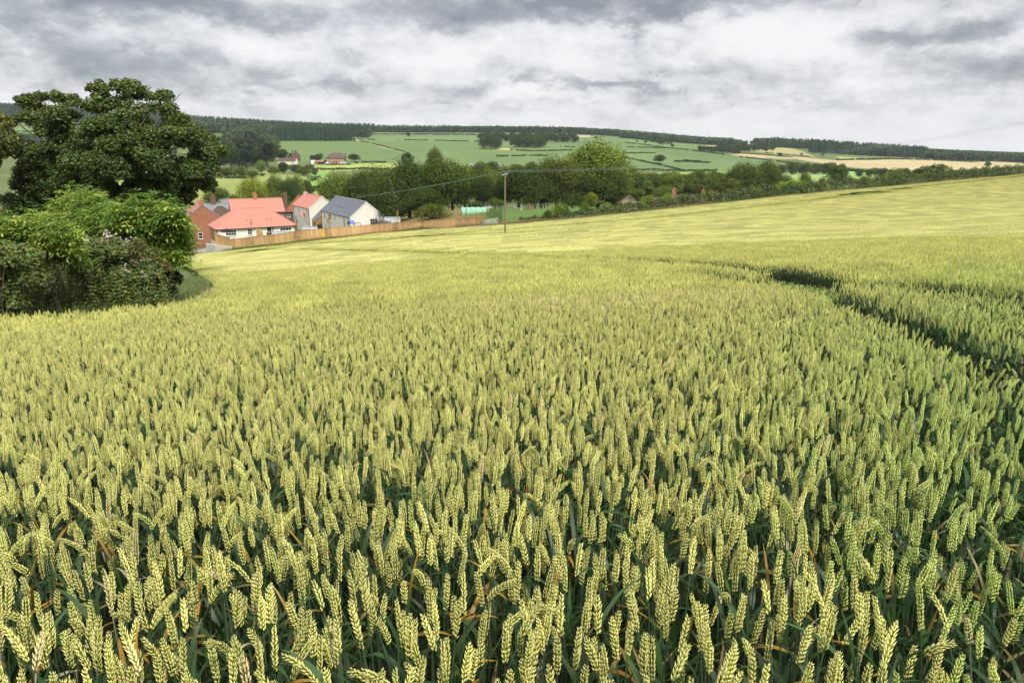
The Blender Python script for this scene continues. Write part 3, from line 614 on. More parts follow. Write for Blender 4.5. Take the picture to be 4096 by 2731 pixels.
M['tile_brown'] = plain('brown_tiles', (0.11, 0.075, 0.06), .9, .15, var=.3, scale=2)
M['slate'] = plain('blue_slate', (0.115, 0.125, 0.155), .6, .4, var=.28, scale=2.2)
M['slate_old'] = plain('weathered_slate', (0.19, 0.20, 0.205), .75, .3, var=.45, scale=1.1)
M['thatch'] = plain('brown_thatch', (0.12, 0.085, 0.07), .95, .1, var=.3)
M['white'] = plain('white_paint', (0.82, 0.82, 0.81), .5, .4, var=.03)
M['black'] = plain('black_plastic', (0.02, 0.02, 0.022), .5, .4, var=.1)
M['grey_felt'] = plain('grey_roof_felt', (0.30, 0.33, 0.345), .9, .2, var=.1, scale=3)
M['lead'] = plain('lead_flashing', (0.22, 0.25, 0.29), .6, .4, var=.1)
M['steel'] = plain('galvanised_steel', (0.40, 0.42, 0.43), .5, .5, .4, var=.15)
M['pot'] = plain('terracotta', (0.36, 0.12, 0.06), .8, .2)
M['cedar'] = plain('timber_boarding', (0.36, 0.22, 0.09), .8, .2, var=.25, scale=5)
M['board'] = plain('fence_boards', (1, 1, 1), .85, .15, var=.16, scale=5, vcol=True)
M['post_old'] = plain('weathered_post', (0.16, 0.135, 0.11), .95, .1, var=.3)
M['pole'] = plain('creosoted_pole', (0.23, 0.18, 0.095), .9, .15, var=.3, scale=4)
M['shed_wood'] = plain('stained_shed_timber', (0.36, 0.135, 0.075), .85, .2, var=.2)
M['cloth'] = plain('black_canvas', (0.018, 0.018, 0.028), .9, .2)
M['blue'] = plain('blue_plastic', (0.10, 0.18, 0.50), .45, .4, var=.08)
M['tarp'] = plain('green_netting', (0.20, 0.40, 0.28), .55, .35, var=.22, scale=2.5)
M['yellow'] = plain('yellow_sheet', (0.75, 0.55, 0.08), .6, .3, var=.15)
M['tarmac'] = plain('tarmac', (0.07, 0.07, 0.075), .9, .2)
def glassmat():
    m, k = new_mat('window_glass'); b = k.n('ShaderNodeBsdfPrincipled'); b.inputs['Base Color'].default_value = (0.012, 0.016, 0.018, 1); b.inputs['Roughness'].default_value = .04; b.inputs['Specular IOR Level'].default_value = .5
    finish(k, b.outputs[0]); return m
M['glass'] = glassmat()
def netmat():
    m, k = new_mat('safety_net'); t = k.n('ShaderNodeBsdfTransparent'); d = k.n('ShaderNodeBsdfDiffuse'); d.inputs[0].default_value = (0.03, 0.035, 0.04, 1)
    mx = k.n('ShaderNodeMixShader'); mx.inputs[0].default_value = .38; k.put(mx.inputs[1], t.outputs[0]); k.put(mx.inputs[2], d.outputs[0]); finish(k, mx.outputs[0]); return m
M['net'] = netmat()
# ------------------------------------------------------------------ house kit. Local frame: x along the front wall, y backwards, z up from the floor
FACE = {'front': (np.array([1., 0, 0]), np.array([0, -1., 0])), 'left': (np.array([0, -1., 0]), np.array([-1., 0, 0])), 'right': (np.array([0, 1., 0]), np.array([1., 0, 0])), 'back': (np.array([-1., 0, 0]), np.array([0, 1., 0]))}
def window(parent, face, at, wd, ht, mull=(1, 2), name='window', sill=True, frame=.07, mat=None, door=False):
    """at = centre of the opening on the wall plane; frame proud of the wall, dark pane set back inside it"""
    X, Nn = FACE[face]; at = np.asarray(at, float); Zv = np.array([0, 0, 1.])
    R = np.stack([X, Nn, Zv], 1); fr = MB()
    def bx(u, v, su, sv, th=.07, off=.035): fr.box(at + X * u + Zv * v + Nn * off, (su, th, sv), R)
    bx(-wd / 2 + frame / 2, 0, frame, ht); bx(wd / 2 - frame / 2, 0, frame, ht); bx(0, ht / 2 - frame / 2, wd - 2 * frame, frame); bx(0, -ht / 2 + frame / 2, wd - 2 * frame, frame)
    nx, nz = mull
    for i in range(1, nx): bx(-wd / 2 + wd * i / nx, 0, .06, ht - 2 * frame, .05, .03)
    for i in range(1, nz): bx(0, -ht / 2 + ht * i / nz, wd - 2 * frame, .05, .04, .028)
    w_ = fr.build(name, mat or M['white'], parent)
    g = MB().box(at + Nn * .004, (wd - frame, .012, ht - frame), R); g.build('pane', M['glass'], w_)
    if sill: MB().box(at + Nn * .07 + Zv * (-ht / 2 - .045), (wd + .2, .16, .08), R).build('sill', M['white'], w_)
    return w_
def courses(mb, a, b, c, d, step, lip, col=(1, 1, 1), rng=None):
    """roof slope from eave a->b up to ridge d->c, laid in overlapping courses"""
    a, b, c, d = [np.asarray(q, float) for q in (a, b, c, d)]
    n = max(2, int(round(np.linalg.norm((d + c) / 2 - (a + b) / 2) / step))); nrm = np.cross(b - a, (d + c) / 2 - (a + b) / 2); nrm /= np.linalg.norm(nrm)
    for i in range(n):
        t0, t1 = i / n, (i + 1) / n; p0, p1 = a + (d - a) * t0, b + (c - b) * t0; q0, q1 = a + (d - a) * t1, b + (c - b) * t1
        v = [p0, p1, p1 + nrm * lip, p0 + nrm * lip, q0, q1, q1 + nrm * lip * .12, q0 + nrm * lip * .12]
        mb.add(v, [[0, 1, 2, 3], [3, 2, 6, 7], [0, 3, 7, 4], [1, 5, 6, 2], [0, 4, 5, 1]], col)
def chimney(parent, x, y, z0, w_, d_, h, mat, pots=1, band=True):
    c = MB().box((x, y, z0 + h / 2), (w_, d_, h)); 
    if band: c.box((x, y, z0 + h - .14), (w_ + .12, d_ + .12, .16)); c.box((x, y, z0 + h * .5), (w_ + .004, d_ + .004, .1))
    o = c.build('chimney', mat, parent)
    for i in range(pots):
        px = x + (i - (pots - 1) / 2) * .42
        MB().tube([(px, y, z0 + h), (px, y, z0 + h + .35), (px, y, z0 + h + .38), (px, y, z0 + h + .55)], [.13, .11, .15, .14], 10).build('chimney_pot', M['pot'], o)
    MB().box((x, y, z0 + .12), (w_ + .1, d_ + .1, .1)).build('flashing', M['lead'], o)
    return o
def house(name, label, origin, yaw, w_, L, eave, rise, wall_m, roof_m, ridge='y', hip=0.0, over=.3, verge=.12, step=.34, lip=.05, gable_m=None, foot=3.0, cat='house', gutter=True, group=None):
    """box of w_ (x) by L (y); ridge along y (gable faces the front) or x; returns the thing. foot = wall carried below the floor into the slope"""
    t = thing(name, origin, label, cat, group, yaw)
    zr = eave + rise
    mb = MB(); z0 = -foot
    if ridge == 'y':
        v = [(0, 0, z0), (w_, 0, z0), (w_, L, z0), (0, L, z0), (0, 0, eave), (w_, 0, eave), (w_, L, eave), (0, L, eave), (w_ / 2, 0, zr), (w_ / 2, L, zr)]
        mb.add(v, [[1, 2, 6, 5], [3, 0, 4, 7]]); mb.Fc.append((np.array([[0, 1, 5, 8, 4], [2, 3, 7, 9, 6]]), np.zeros(2, int)))
    else:
        yr = L / 2
        v = [(0, 0, z0), (w_, 0, z0), (w_, L, z0), (0, L, z0), (0, 0, eave), (w_, 0, eave), (w_, L, eave), (0, L, eave)]
        if hip: mb.add(v, [[0, 1, 5, 4], [1, 2, 6, 5], [2, 3, 7, 6], [3, 0, 4, 7], [4, 5, 6, 7]])
        else:
            mb.add(v + [(0, yr, zr), (w_, yr, zr)], [[0, 1, 5, 4], [2, 3, 7, 6]]); mb.Fc.append((np.array([[1, 2, 6, 9, 5], [3, 0, 4, 8, 7]]), np.zeros(2, int)))
    mb.build('wall', wall_m, t)
    r = MB(); up = .06
    if ridge == 'y':
        k = rise / (w_ / 2); e = over; zl = eave - k * e + up; zt = zr + up; m = w_ / 2
        A = [(-e, -verge, zl), (m, -verge, zt), (m, L + verge, zt), (-e, L + verge, zl)]; B = [(w_ + e, -verge, zl), (m, -verge, zt), (m, L + verge, zt), (w_ + e, L + verge, zl)]
        courses(r, A[3], A[0], A[1], A[2], step, lip); courses(r, B[0], B[3], B[2], B[1], step, lip)
        ridge_l = [(m, -verge, zt + .03), (m, L + verge, zt + .03)]; eaves = [((-e, -verge, zl), (-e, L + verge, zl)), ((w_ + e, -verge, zl), (w_ + e, L + verge, zl))]
        rakes = [((-e, -verge - .02, zl - .04), (m, -verge - .02, zt - .04)), ((w_ + e, -verge - .02, zl - .04), (m, -verge - .02, zt - .04))]
    else:
        k = rise / (L / 2); e = over; zl = eave - k * e + up; zt = zr + up; m = L / 2; h = hip; x0, x1 = (-e, w_ + e) if h else (-verge, w_ + verge)
        a, b, c, d = (x0, -e, zl), (x1, -e, zl), (x1 - h - (e if h else 0), m, zt), (x0 + h + (e if h else 0), m, zt); a2, b2 = (x0, L + e, zl), (x1, L + e, zl)
        courses(r, a, b, c, d, step, lip); courses(r, b2, a2, d, c, step, lip)
        if h: courses(r, a2, a, d, d, step, lip); courses(r, b, b2, c, c, step, lip)
        ridge_l = [d, c]; ridge_l = [np.array(q) + [0, 0, .03] for q in ridge_l]
        eaves = [(a, b), (a2, b2)] + ([(a2, a), (b, b2)] if h else []); rakes = [] if h else [((x0 - .02, -e, zl - .04), (x0 - .02, m, zt - .04)), ((x1 + .02, -e, zl - .04), (x1 + .02, m, zt - .04))]
    ro = r.build('roof', roof_m, t)
    rb = MB().tube(ridge_l, .13, 8)
    if ridge == 'x' and hip:
        for p, q in ((a, d), (b, c), (a2, d), (b2, c)): rb.tube([np.array(p) + [0, 0, .05], np.array(q) + [0, 0, .05]], .11, 8)
    rb.build('ridge_tiles', roof_m if roof_m is not M['slate'] else M['grey_felt'], ro)
    if rakes:
        vb = MB()
        for p, q in rakes: vb.bar(p, q, .05, .16)
        vb.build('verge_board', M['white'] if wall_m is M['render'] else M['lead'], ro)
    if gutter:
        gb = MB()
        for p, q in eaves: gb.bar(np.array(p) + [0, 0, -.07], np.array(q) + [0, 0, -.07], .12, .11)
        gb.build('gutter', M['black'], t)
    return t
def downpipe(t, x, y, z0, z1): MB().tube([(x, y, z1), (x, y, z0)], .055, 6).build('downpipe', M['black'], t)
def setup(pxc, py_e, D): return pix2xyz(pxc, py_e, D)
# --- white bungalow with hipped red roof, just behind the fence
c0 = setup(863, 918, 166.); c1 = setup(1187, 901, 175.0)
d_ = c1[:2] - c0[:2]; yawB = math.atan2(d_[1], d_[0]); LB = float(np.hypot(*d_)) - .6
o = c0 + np.array([math.cos(yawB) * .3 - math.sin(yawB) * .3, math.sin(yawB) * .3 + math.cos(yawB) * .3, 0]); zf = c0[2] - 2.72
bung = house('bungalow', 'long white bungalow with a hipped bright red tiled roof behind the timber fence', (o[0], o[1], zf), yawB, LB, 10.4, 2.85, 3.75, M['render'], M['tile_red'], 'x', hip=5.2, over=.35, step=.37, lip=.06)
MB().box((-.03, 5.2, 1.2), (.06, 10.3, 3.3)).build('timber_cladding', M['cedar'], bung)
cl = MB()
for i in range(22): cl.box((-.075, 5.2, -.4 + i * .148), (.03, 10.28, .125), rotm((0, 1, 0), -.12))
cl.build('cladding_boards', M['cedar'], bung)
window(bung, 'left', (-.10, 2.4, 1.6), .95, 1.5, (2, 2)); 
window(bung, 'front', (2.9, 0, 1.75), 2.3, 1.25, (4, 2)); window(bung, 'front', (7.0, 0, 1.75), .95, 1.35, (2, 2))
window(bung, 'front', (15.1, 0, 1.9), 2.6, .75, (4, 1))
dr = MB().box((11.35, -.03, 1.5), (.9, .06, 2.1)).box((12.15, -.25, 1.5), (.06, .55, 2.05)); dr.build('patio_door', M['black'], bung)
for x in (6.9, 7.9, 11.4, 12.3): MB().box((x, 1.7, 2.85 + 1.45), (.22, .3, .22)).build('roof_vent', M['tile_red'], bung)
downpipe(bung, LB - .1, -.12, -.5, 2.7)
# white rendered plinth wall that holds the garden up at the fence corner
a0 = on_ground(828, 168.5); a1 = on_ground(866, 157.6); a2 = on_ground(925, 152.8)
pw = MB()
for p, q, h0, h1 in ((a0, a1, 1.75, 1.75), (a1, a2, 1.7, .6)):
    p = p.copy(); q = q.copy(); n_ = np.array([-(q - p)[1], (q - p)[0], 0]); n_ /= np.linalg.norm(n_); th = n_ * .12
    v = [p - th - [0, 0, 1], q - th - [0, 0, 1], q + th - [0, 0, 1], p + th - [0, 0, 1], p - th + [0, 0, h0], q - th + [0, 0, h1], q + th + [0, 0, h1], p + th + [0, 0, h0]]
    pw.add(v, [[0, 1, 5, 4], [2, 3, 7, 6], [4, 5, 6, 7], [1, 2, 6, 5], [3, 0, 4, 7]])
tag(pw.build('retaining_wall', M['render']), 'low white rendered wall under the left end of the timber fence', 'wall')
# --- red brick house with brick gable, left
c0 = setup(743, 873, 187.); yawA = rad(27); zfl = c0[2] - 5.9
ca, sa = math.cos(yawA), math.sin(yawA)
A_ = house('brick_house', 'red brick house with pinkish tiled roof and brick chimney left of the bungalow', (c0[0], c0[1], zfl), yawA, 8.2, 13.5, 5.75, 3.35, M['brick'], M['tile_pink'], 'y', over=.22, verge=.05, step=.22, lip=.03)
chimney(A_, 4.1, .35, 8.6, 1.05, .7, 1.75, M['brick_orange'], 1)
window(A_, 'front', (3.0, 0, 1.35), .98, 1.55, (1, 2)); window(A_, 'front', (6.4, 0, 3.9), .9, 1.0, (1, 1))
window(A_, 'left', (0, 1.3, 4.25), 1.1, 1.6, (3, 4)); window(A_, 'left', (0, 5.6, 4.25), 1.1, 1.6, (3, 4)); window(A_, 'left', (0, 1.3, 1.3), 1.1, 1.3, (3, 2)); window(A_, 'left', (0, 9.6, 4.25), 1.1, 1.6, (3, 4))
downpipe(A_, -.1, -.06, 0, 5.6); MB().box((-.12, -.10, 5.62), (.3, .14, .34)).build('eave_box', M['white'], A_)
hd = MB().box((-.45, 3.6, 2.5), (.9, 1.5, .12)); hd.build('door_canopy', M['lead'], A_)
p0, p1 = on_ground(700, 179), on_ground(848, 172)
gw = MB(); L_ = float(np.hypot(*(p1 - p0)[:2])); yv = math.atan2(*(p1 - p0)[1::-1]); R_ = rotm((0, 0, 1), yv)
gw.box((p0 + p1) / 2 + [0, 0, .2], (L_, .22, 2.6), R_, mi=0).box((p0 + p1) / 2 + [0, 0, 1.56], (L_ + .02, .28, .1), R_, mi=1)
tag(gw.build('garden_wall', [M['brick'], M['tile_pink']]), 'low red brick garden wall in front of the brick house', 'wall')
# --- red tiled house with chimney behind the bungalow
c0 = setup(926, 852, 193.); yawC = rad(24)
C_ = house('terrace_house', 'brick house with wide bright red gabled roof and orange chimney behind the bungalow', (c0[0], c0[1], c0[2] - 4.9), yawC, 13.2, 8.6, 4.9, 3.05, M['brick_orange'], M['tile_red'], 'x', over=.3, verge=.1, step=.37, lip=.06)
chimney(C_, 6.5, 4.3, 7.6, .95, .75, 1.95, M['brick_orange'], 1); window(C_, 'front', (12.2, 0, 4.0), .8, 1.0, (1, 2)); window(C_, 'left', (0, 4.3, 4.6), .9, 1.1, (2, 2)); downpipe(C_, 12.75, -.1, 0, 4.8)
# --- old dark house with a hipped mossy roof
c0 = setup(1141, 845, 205.)
D_ = house('old_brick_house', 'old dark brick house with a mossy hipped tile roof between two red roofs', (c0[0], c0[1], c0[2] - 4.6), rad(8), 8.2, 8.0, 4.6, 3.9, M['brick_old'], M['tile_old'], 'x', hip=3.3, over=.25, step=.25, lip=.03)
window(D_, 'front', (.85, 0, 3.6), .95, 1.3, (2, 2)); chimney(D_, -.5, 5.0, 4.6, .8, .6, 4.2, M['brick_old'], 2)
dish = MB(); th_ = np.linspace(0, 2 * np.pi, 13)[:-1]; dish.add([(2.4, -.2, 3.1)] + [(2.4 + .35 * math.cos(q), -.32, 3.1 + .35 * math.sin(q)) for q in th_], [[0, 1 + i, 1 + (i + 1) % 12] for i in range(12)]); dish.bar((2.4, 0, 3.0), (2.4, -.25, 3.1), .05); dish.build('satellite_dish', M['black'], D_)
# --- white house with red roof, gable to the field
c0 = setup(1236, 835, 185.); yawE = rad(32.5)
E_h = house('white_house', 'tall white rendered house with a red tiled roof and tiled porch', (c0[0], c0[1], c0[2] - 5.0), yawE, 7.0, 13.8, 5.05, 2.75, M['render'], M['tile_red'], 'y', over=.15, verge=.08, step=.37, lip=.06)
chimney(E_h, 3.5, 13.4, 7.2, .95, .6, 1.0, M['plaster_grey'], 1); downpipe(E_h, -.08, .35, 0, 4.9); downpipe(E_h, -.08, 12.9, 0, 4.9)
window(E_h, 'left', (0, 1.6, 3.9), .85, 1.35, (2, 2)); window(E_h, 'left', (0, 8.6, 3.9), .9, 1.1, (2, 2), mat=M['white']); window(E_h, 'left', (0, 2.2, 1.2), .9, 1.1, (2, 2))
po = MB()
po.add([(0, 3.3, 3.05), (-1.0, 3.3, 3.05), (-1.0, 4.1, 3.75), (0, 4.1, 3.75), (0, 4.9, 3.05), (-1.0, 4.9, 3.05)], [[0, 1, 2, 3], [3, 2, 5, 4]]); po.add([(0, 3.3, 2.97), (-1.0, 3.3, 2.97), (-1.0, 4.1, 3.67), (0, 4.1, 3.67), (0, 4.9, 2.97), (-1.0, 4.9, 2.97)], [[3, 2, 1, 0], [4, 5, 2, 3]])
pc = po.build('porch', M['tile_pink'], E_h)
pb = MB().bar((-1.0, 3.3, 2.98), (-1.0, 4.1, 3.7), .07, .14).bar((-1.0, 4.9, 2.98), (-1.0, 4.1, 3.7), .07, .14).bar((-.95, 3.45, 2.9), (0, 3.45, 2.0), .09).bar((-.95, 4.75, 2.9), (0, 4.75, 2.0), .09); pb.build('porch_bracket', M['white'], pc)
MB().box((-.04, 4.1, 1.05), (.07, .95, 2.1)).build('front_door', M['white'], E_h)
# --- white house with slate roof
c0 = setup(1401, 871.5, 158.); c1 = setup(1283, 841, 175.8); d_ = c1[:2] - c0[:2]; yawF = math.atan2(d_[1], d_[0]) - math.pi / 2; LF = float(np.hypot(*d_))
F_h = house('slate_roofed_house', 'white rendered house with a big grey slate roof facing the fence', (c0[0], c0[1], c0[2] - 3.6), yawF, 7.5, LF, 3.65, 3.05, M['render'], M['slate'], 'y', over=.16, verge=.06, step=.3, lip=.025)
window(F_h, 'front', (5.15, 0, 2.5), 1.65, 1.45, (3, 2)); window(F_h, 'front', (2.3, 0, 2.0), .95, 1.5, (2, 3)); MB().box((2.3, -.03, 2.05), (1.25, .05, 1.85)).build('door_surround', M['white'], F_h)
for y_ in (1.5, 10.4): window(F_h, 'left', (0, y_, 2.6), .8, 1.25, (2, 2))
window(F_h, 'left', (0, 13.9, 2.6), 1.9, 1.3, (3, 2)); window(F_h, 'left', (0, 17.9, 2.5), .9, 1.45, (2, 2)); window(F_h, 'left', (0, 4.6, .8), .6, .7, (1, 1)); window(F_h, 'left', (0, 17.6, .2), .9, 1.0, (2, 2))
downpipe(F_h, -.08, 4.0, -1.5, 3.55); downpipe(F_h, -.08, LF - .5, -1.8, 3.55)
for i, y_ in enumerate((9.4, 11.0, 12.4)): MB().box((1.55, y_, 3.65 + 1.38), (.22, .3, .14)).build('roof_vent', M['black'], F_h)
MB().tube([(3.75, -.04, 5.55), (3.75, -.08, 5.55)], .13, 10).build('gable_vent', M['white'], F_h)
# timber lean-to with its dark open bay
c0 = setup(1262, 886, 178.); c1 = setup(1285, 853, 176.0)
lt = thing('carport', (c0[0], c0[1], c0[2] - 2.1), 'timber clad lean-to with an open dark bay between the two white houses', 'carport', None, rad(24))
wl = MB(); wl.add([(0, 0, 0), (.3, 0, 0), (.3, 0, 1.6), (1.9, 0, 1.2), (1.9, 0, 3.9), (0, 0, 2.1)], [[0, 1, 2, 5], [2, 3, 4, 5]]); wl.add([(0, 0, 0), (0, 0, 2.1), (0, 5, 2.1), (0, 5, 0)], [[0, 1, 2, 3]]); wl.add([(0, 5, -.5), (1.9, 5, -.5), (1.9, 5, 3.9), (0, 5, 2.1)], [[0, 1, 2, 3]])
for i in range(14): wl.box((.95, -.02, 1.35 + i * .16), (1.9 if i < 5 else max(.2, 1.9 - (i - 4.2) * .19 * 1.0), .03, .13)) if i < 5 else wl.box((1.9 - (1.9 - (i - 4.2) * .19) / 2, -.02, 1.35 + i * .16), (1.9 - (i - 4.2) * .19, .03, .13))
wl.build('boarding', M['cedar'], lt); rf = MB(); courses(rf, (-.2, 5.1, 2.0), (-.2, -.15, 2.0), (2.0, -.15, 4.1), (2.0, 5.1, 4.1), .3, .03); rf.build('roof', M['slate'], lt)
gp = MB().box((1.1, .8, .5), (1.5, .06, 2.2)); gp.build('bay_door', M['post_old'], lt)
sc0 = on_ground(1182, 178); sl = MB()
for i in range(9): sl.box(sc0 + [i * .12 - .5, 0, 1.35 + .4], (.1, .05, 2.7))
tag(sl.build('timber_screen', M['cedar']), 'tall brown timber screen between the bungalow and the white house', 'screen')
# --- old roofs behind the brick house
c0 = setup(806, 858, 206.)
H_ = house('old_slate_house', 'old house with a pale streaked slate roof behind the brick house', (c0[0], c0[1], c0[2] - 5), rad(6), 12.6, 7.5, 5, 2.6, M['brick_old'], M['slate_old'], 'x', over=.2, step=.3, lip=.02)
chimney(H_, 2.4, 3.7, 7.2, 1.3, .8, 2.5, M['brick_old'], 2); chimney(H_, 10.6, 2.6, 6.6, .75, .6, 1.5, M['plaster_grey'], 1)
c0 = setup(835, 866, 199.); house('low_tiled_house', 'low house with a reddish brown tiled roof tucked behind the brick gable', (c0[0], c0[1], c0[2] - 3.4), rad(6), 4.8, 5.6, 3.4, 2.3, M['brick_old'], M['tile_brown'], 'x', over=.2, hip=1.8, step=.22, lip=.02)
c0 = setup(858, 823, 214.); house('yellow_gabled_cottage', 'small ochre gable rising behind the old slate roof', (c0[0], c0[1], c0[2] - 7), rad(0), 3.0, 7, 7, 1.5, plain('ochre_render', (0.30, 0.24, 0.06), .9, .1, var=.2), M['slate_old'], 'y', over=.25, step=.25, lip=.02)
c0 = setup(668, 862, 205.); house('end_house', 'dull brown brick house mostly hidden behind the leafy elder shrub', (c0[0], c0[1], c0[2] - 5), rad(27), 6, 9, 5, 2.4, M['brick_old'], M['tile_brown'], 'y', over=.2, step=.3, lip=.02)
c0 = setup(-90, 874, 190.); house('roadside_house', 'house at the far left showing only its orange red roof under the big tree', (c0[0], c0[1], c0[2] - 4.4), rad(6), 9.6, 7, 4.4, 2.0, M['brick'], M['tile_pink'], 'x', over=.25, step=.3, lip=.03, foot=9)
# --- houses half hidden beyond the long hedge and the trees
def far_house(px, py, D, wd, dp, eave, rise, wall, roof, name, label, rz=0, ridge='x', hip=0, ch=None, **k):
    c = pix2xyz(px, py, D); t = house(name, label, (c[0], c[1], c[2] - eave), rz, wd, dp, eave, rise, wall, roof, ridge, hip=hip, over=.25, step=.4, lip=.03, **k)
    if ch: chimney(t, ch[0], dp / 2 if ridge == 'x' else ch[2], ch[1], .9, .6, ch[3], ch[4] if len(ch) > 4 else M['brick'], 1)
    return t
far_house(2712, 806, 190., 5.4, 7, 4, 1.3, M['brick'], M['tile_brown'], 'hedge_side_house', 'house behind the hedge showing a grey brown roof and brick chimney', rad(3), ch=(-.3, 4.0, 0, 3.1, M['brick']))
far_house(2820, 794, 215., 5, 6, 4, .9, M['brick'], M['tile_brown'], 'chimney_house', 'house hidden by the purple bush with one brick chimney showing', rad(3), ch=(.3, 3.5, 0, 2.7, M['brick']))
far_house(2478, 812, 172., 4.6, 7, 3.2, 1.7, plain('sandstone', (0.36, 0.27, 0.18), .9, .1), M['tile_old'], 'sandstone_house', 'sandy gabled house under the tall trees with a white gutter board', rad(20), 'y')
far_house(2560, 820, 200., 8, 7, 4, 1.6, M['brick_old'], M['tile_brown'], 'screened_house', 'brown roofed house screened by bright green shrubs behind the hedge', rad(4))
far_house(1905, 838, 205., 5.5, 7, 4, 2.4, M['plaster_grey'], M['slate_old'], 'pale_house', 'pale walled house glimpsed between the trees above the green cover', rad(10), 'y', ch=(5.6, 4.4, 1.0, 2.2, M['brick']))
far_house(1478, 842, 205., 7.5, 7, 3.5, 2.4, M['brick_old'], M['slate_old'], 'shaded_house', 'dark house in the tree shade right of the slate roof with a chimney', rad(0), ch=(3.6, 5.0, 0, 2.8, M['brick']))
# --- thatched pair and its neighbours across the valley
c0 = on_ground(1309, 664); th = thing('thatched_house', (c0[0], c0[1], c0[2]), 'long tan brick house with dark hipped thatch across the valley', 'house', None, rad(2))
tw_, td_, te, tz = 15.0, 7.0, 4.9, 3.9
tb = plain('tan_brick', (0.40, 0.25, 0.14), .9, .1, var=.1)
MB().add([(0, 0, -2), (tw_, 0, -2), (tw_, td_, -2), (0, td_, -2), (0, 0, te), (tw_, 0, te), (tw_, td_, te), (0, td_, te)], [[0, 1, 5, 4], [1, 2, 6, 5], [2, 3, 7, 6], [3, 0, 4, 7], [4, 5, 6, 7]]).build('wall', tb, th)
rr_ = MB(); ov = .6
rr_.add([(-ov - 2.2, -ov, te - 1.6), (tw_ + ov + .5, -ov, te - .4), (tw_ + ov + .5, td_ + ov, te - .4), (-ov - 2.2, td_ + ov, te - 1.6), (3.2, td_ / 2 - .5, te + tz), (tw_ - 3.0, td_ / 2 - .5, te + tz), (tw_ - 3.0, td_ / 2 + .5, te + tz), (3.2, td_ / 2 + .5, te + tz), (1.2, -ov, te - .1), (1.2, td_ + ov, te - .1)],
        [[8, 1, 5, 4], [1, 2, 6, 5], [2, 9, 7, 6], [3, 0, 4, 7], [4, 5, 6, 7]]); rr_.Fc.append((np.array([[0, 8, 4], [9, 3, 7]]), np.zeros(2, int))); rr_.build('roof', M['thatch'], th)
chimney(th, 7.0, 3.5, te + 3.2, .9, .7, 1.6, M['brick'], 1); chimney(th, tw_ + .3, 3.5, 0, .9, 1.0, te + 3.4, M['brick_old'], 1)
for x in (1.8, 13.0): window(th, 'front', (x, 0, 3.9), 2.2, 1.0, (3, 1)); window(th, 'front', (x, 0, 1.2), 2.2, 1.1, (3, 1))
for x in (5.6, 7.8): window(th, 'front', (x, 0, 3.9), 1.1, .9, (2, 1)); MB().box((x, -.03, 1.0), (.9, .06, 2)).build('door', M['black'], th)
c0 = on_ground(1112, 640); far_c = house('long_cottage', 'low cottage with a long brown roof and white gable behind valley bushes', (c0[0], c0[1], c0[2]), rad(-3), 15, 6, 2.6, 2.6, M['render'], M['tile_brown'], 'x', over=.2, step=.5, lip=.03, gutter=False); chimney(far_c, 10.0, 3, 4.4, .8, .6, 2.2, M['brick'], 1); window(far_c, 'front', (12.6, 0, 1.4), 1.2, 1.0, (2, 1))
c0 = on_ground(1168, 700); fh = house('gabled_farmhouse', 'grey brown steep roofed house beside the dark conifers across the valley', (c0[0], c0[1], c0[2]), rad(10), 7, 8, 5.2, 4.2, M['brick_old'], M['tile_brown'], 'y', over=.2, step=.5, lip=.03, gutter=False); chimney(fh, .6, 4, 6.5, .9, .7, 3.6, M['brick_old'], 1)
c0 = on_ground(1268, 655)
for px, wd_, h_, wm, rm, nm, lb in [(1245, 2.6, 2.0, M['white'], M['white'], 'white_shed', 'small white shed left of the thatched house'), (1257, 3.2, 2.0, M['cedar'], M['tile_pink'], 'tan_shed', 'tan timber shed beside the white shed'), (1270, 5.0, 1.9, M['black'], M['tile_pink'], 'black_fronted_shed', 'pinkish roofed shed by the thatched house, black walls standing in for its shaded open front')]:  # last shed is a closed box; its black walls paint the shaded open front
    c0 = on_ground(px, 654); house(nm, lb, tuple(c0), 0, wd_, 3, h_, .9, wm, rm, 'x', over=.2, step=.5, lip=.03, gutter=False, cat='shed')
# far barns, grey roofs among the trees right of centre
c0 = on_ground(1878, 560); house('grey_barn', 'long grey barn roof on the green slope above the trees', tuple(c0), rad(2), 24, 9, 2.8, 3.0, M['post_old'], M['slate_old'], 'x', over=.3, step=.8, lip=.03, gutter=False, cat='barn')
# ------------------------------------------------------------------ timber fence along the bottom of the field
def wood(r): return np.array((0.68, 0.44, 0.205)) * r.uniform(.78, 1.16) * np.array([1, r.uniform(.92, 1.06), r.uniform(.85, 1.1)])
fp = [(866, 158), (930, 153), (1100, 146.5), (1250, 143.5), (1285, 143.5), (1400, 144), (1500, 145), (1600, 143), (1720, 139), (1820, 135.5), (1932, 131.0)]
FP = np.array([on_ground(*q) for q in fp]); seg = np.hypot(*np.diff(FP[:, :2], axis=0).T); cum = np.concatenate([[0], np.cumsum(seg)])
def along(s): return np.array([np.interp(s, cum, FP[:, k]) for k in range(3)])
fen = thing('timber_fence', tuple(FP[0]), 'long new close boarded timber fence between the wheat and the houses', 'fence'); O = FP[0]
npan = 40; pl_ = cum[-1] / npan; rf_ = np.random.default_rng(5)
hts = [2.75, 2.6, 2.45, 2.3, 1.9] + [1.8] * 9 + [1.95, 2.05, 2.1] + [1.95] * 12 + [1.85, 1.9, 1.95, 2.0, 2.0, 2.05, 2.05, 2.05, 2.05, 2.05, 2.05, 2.05]
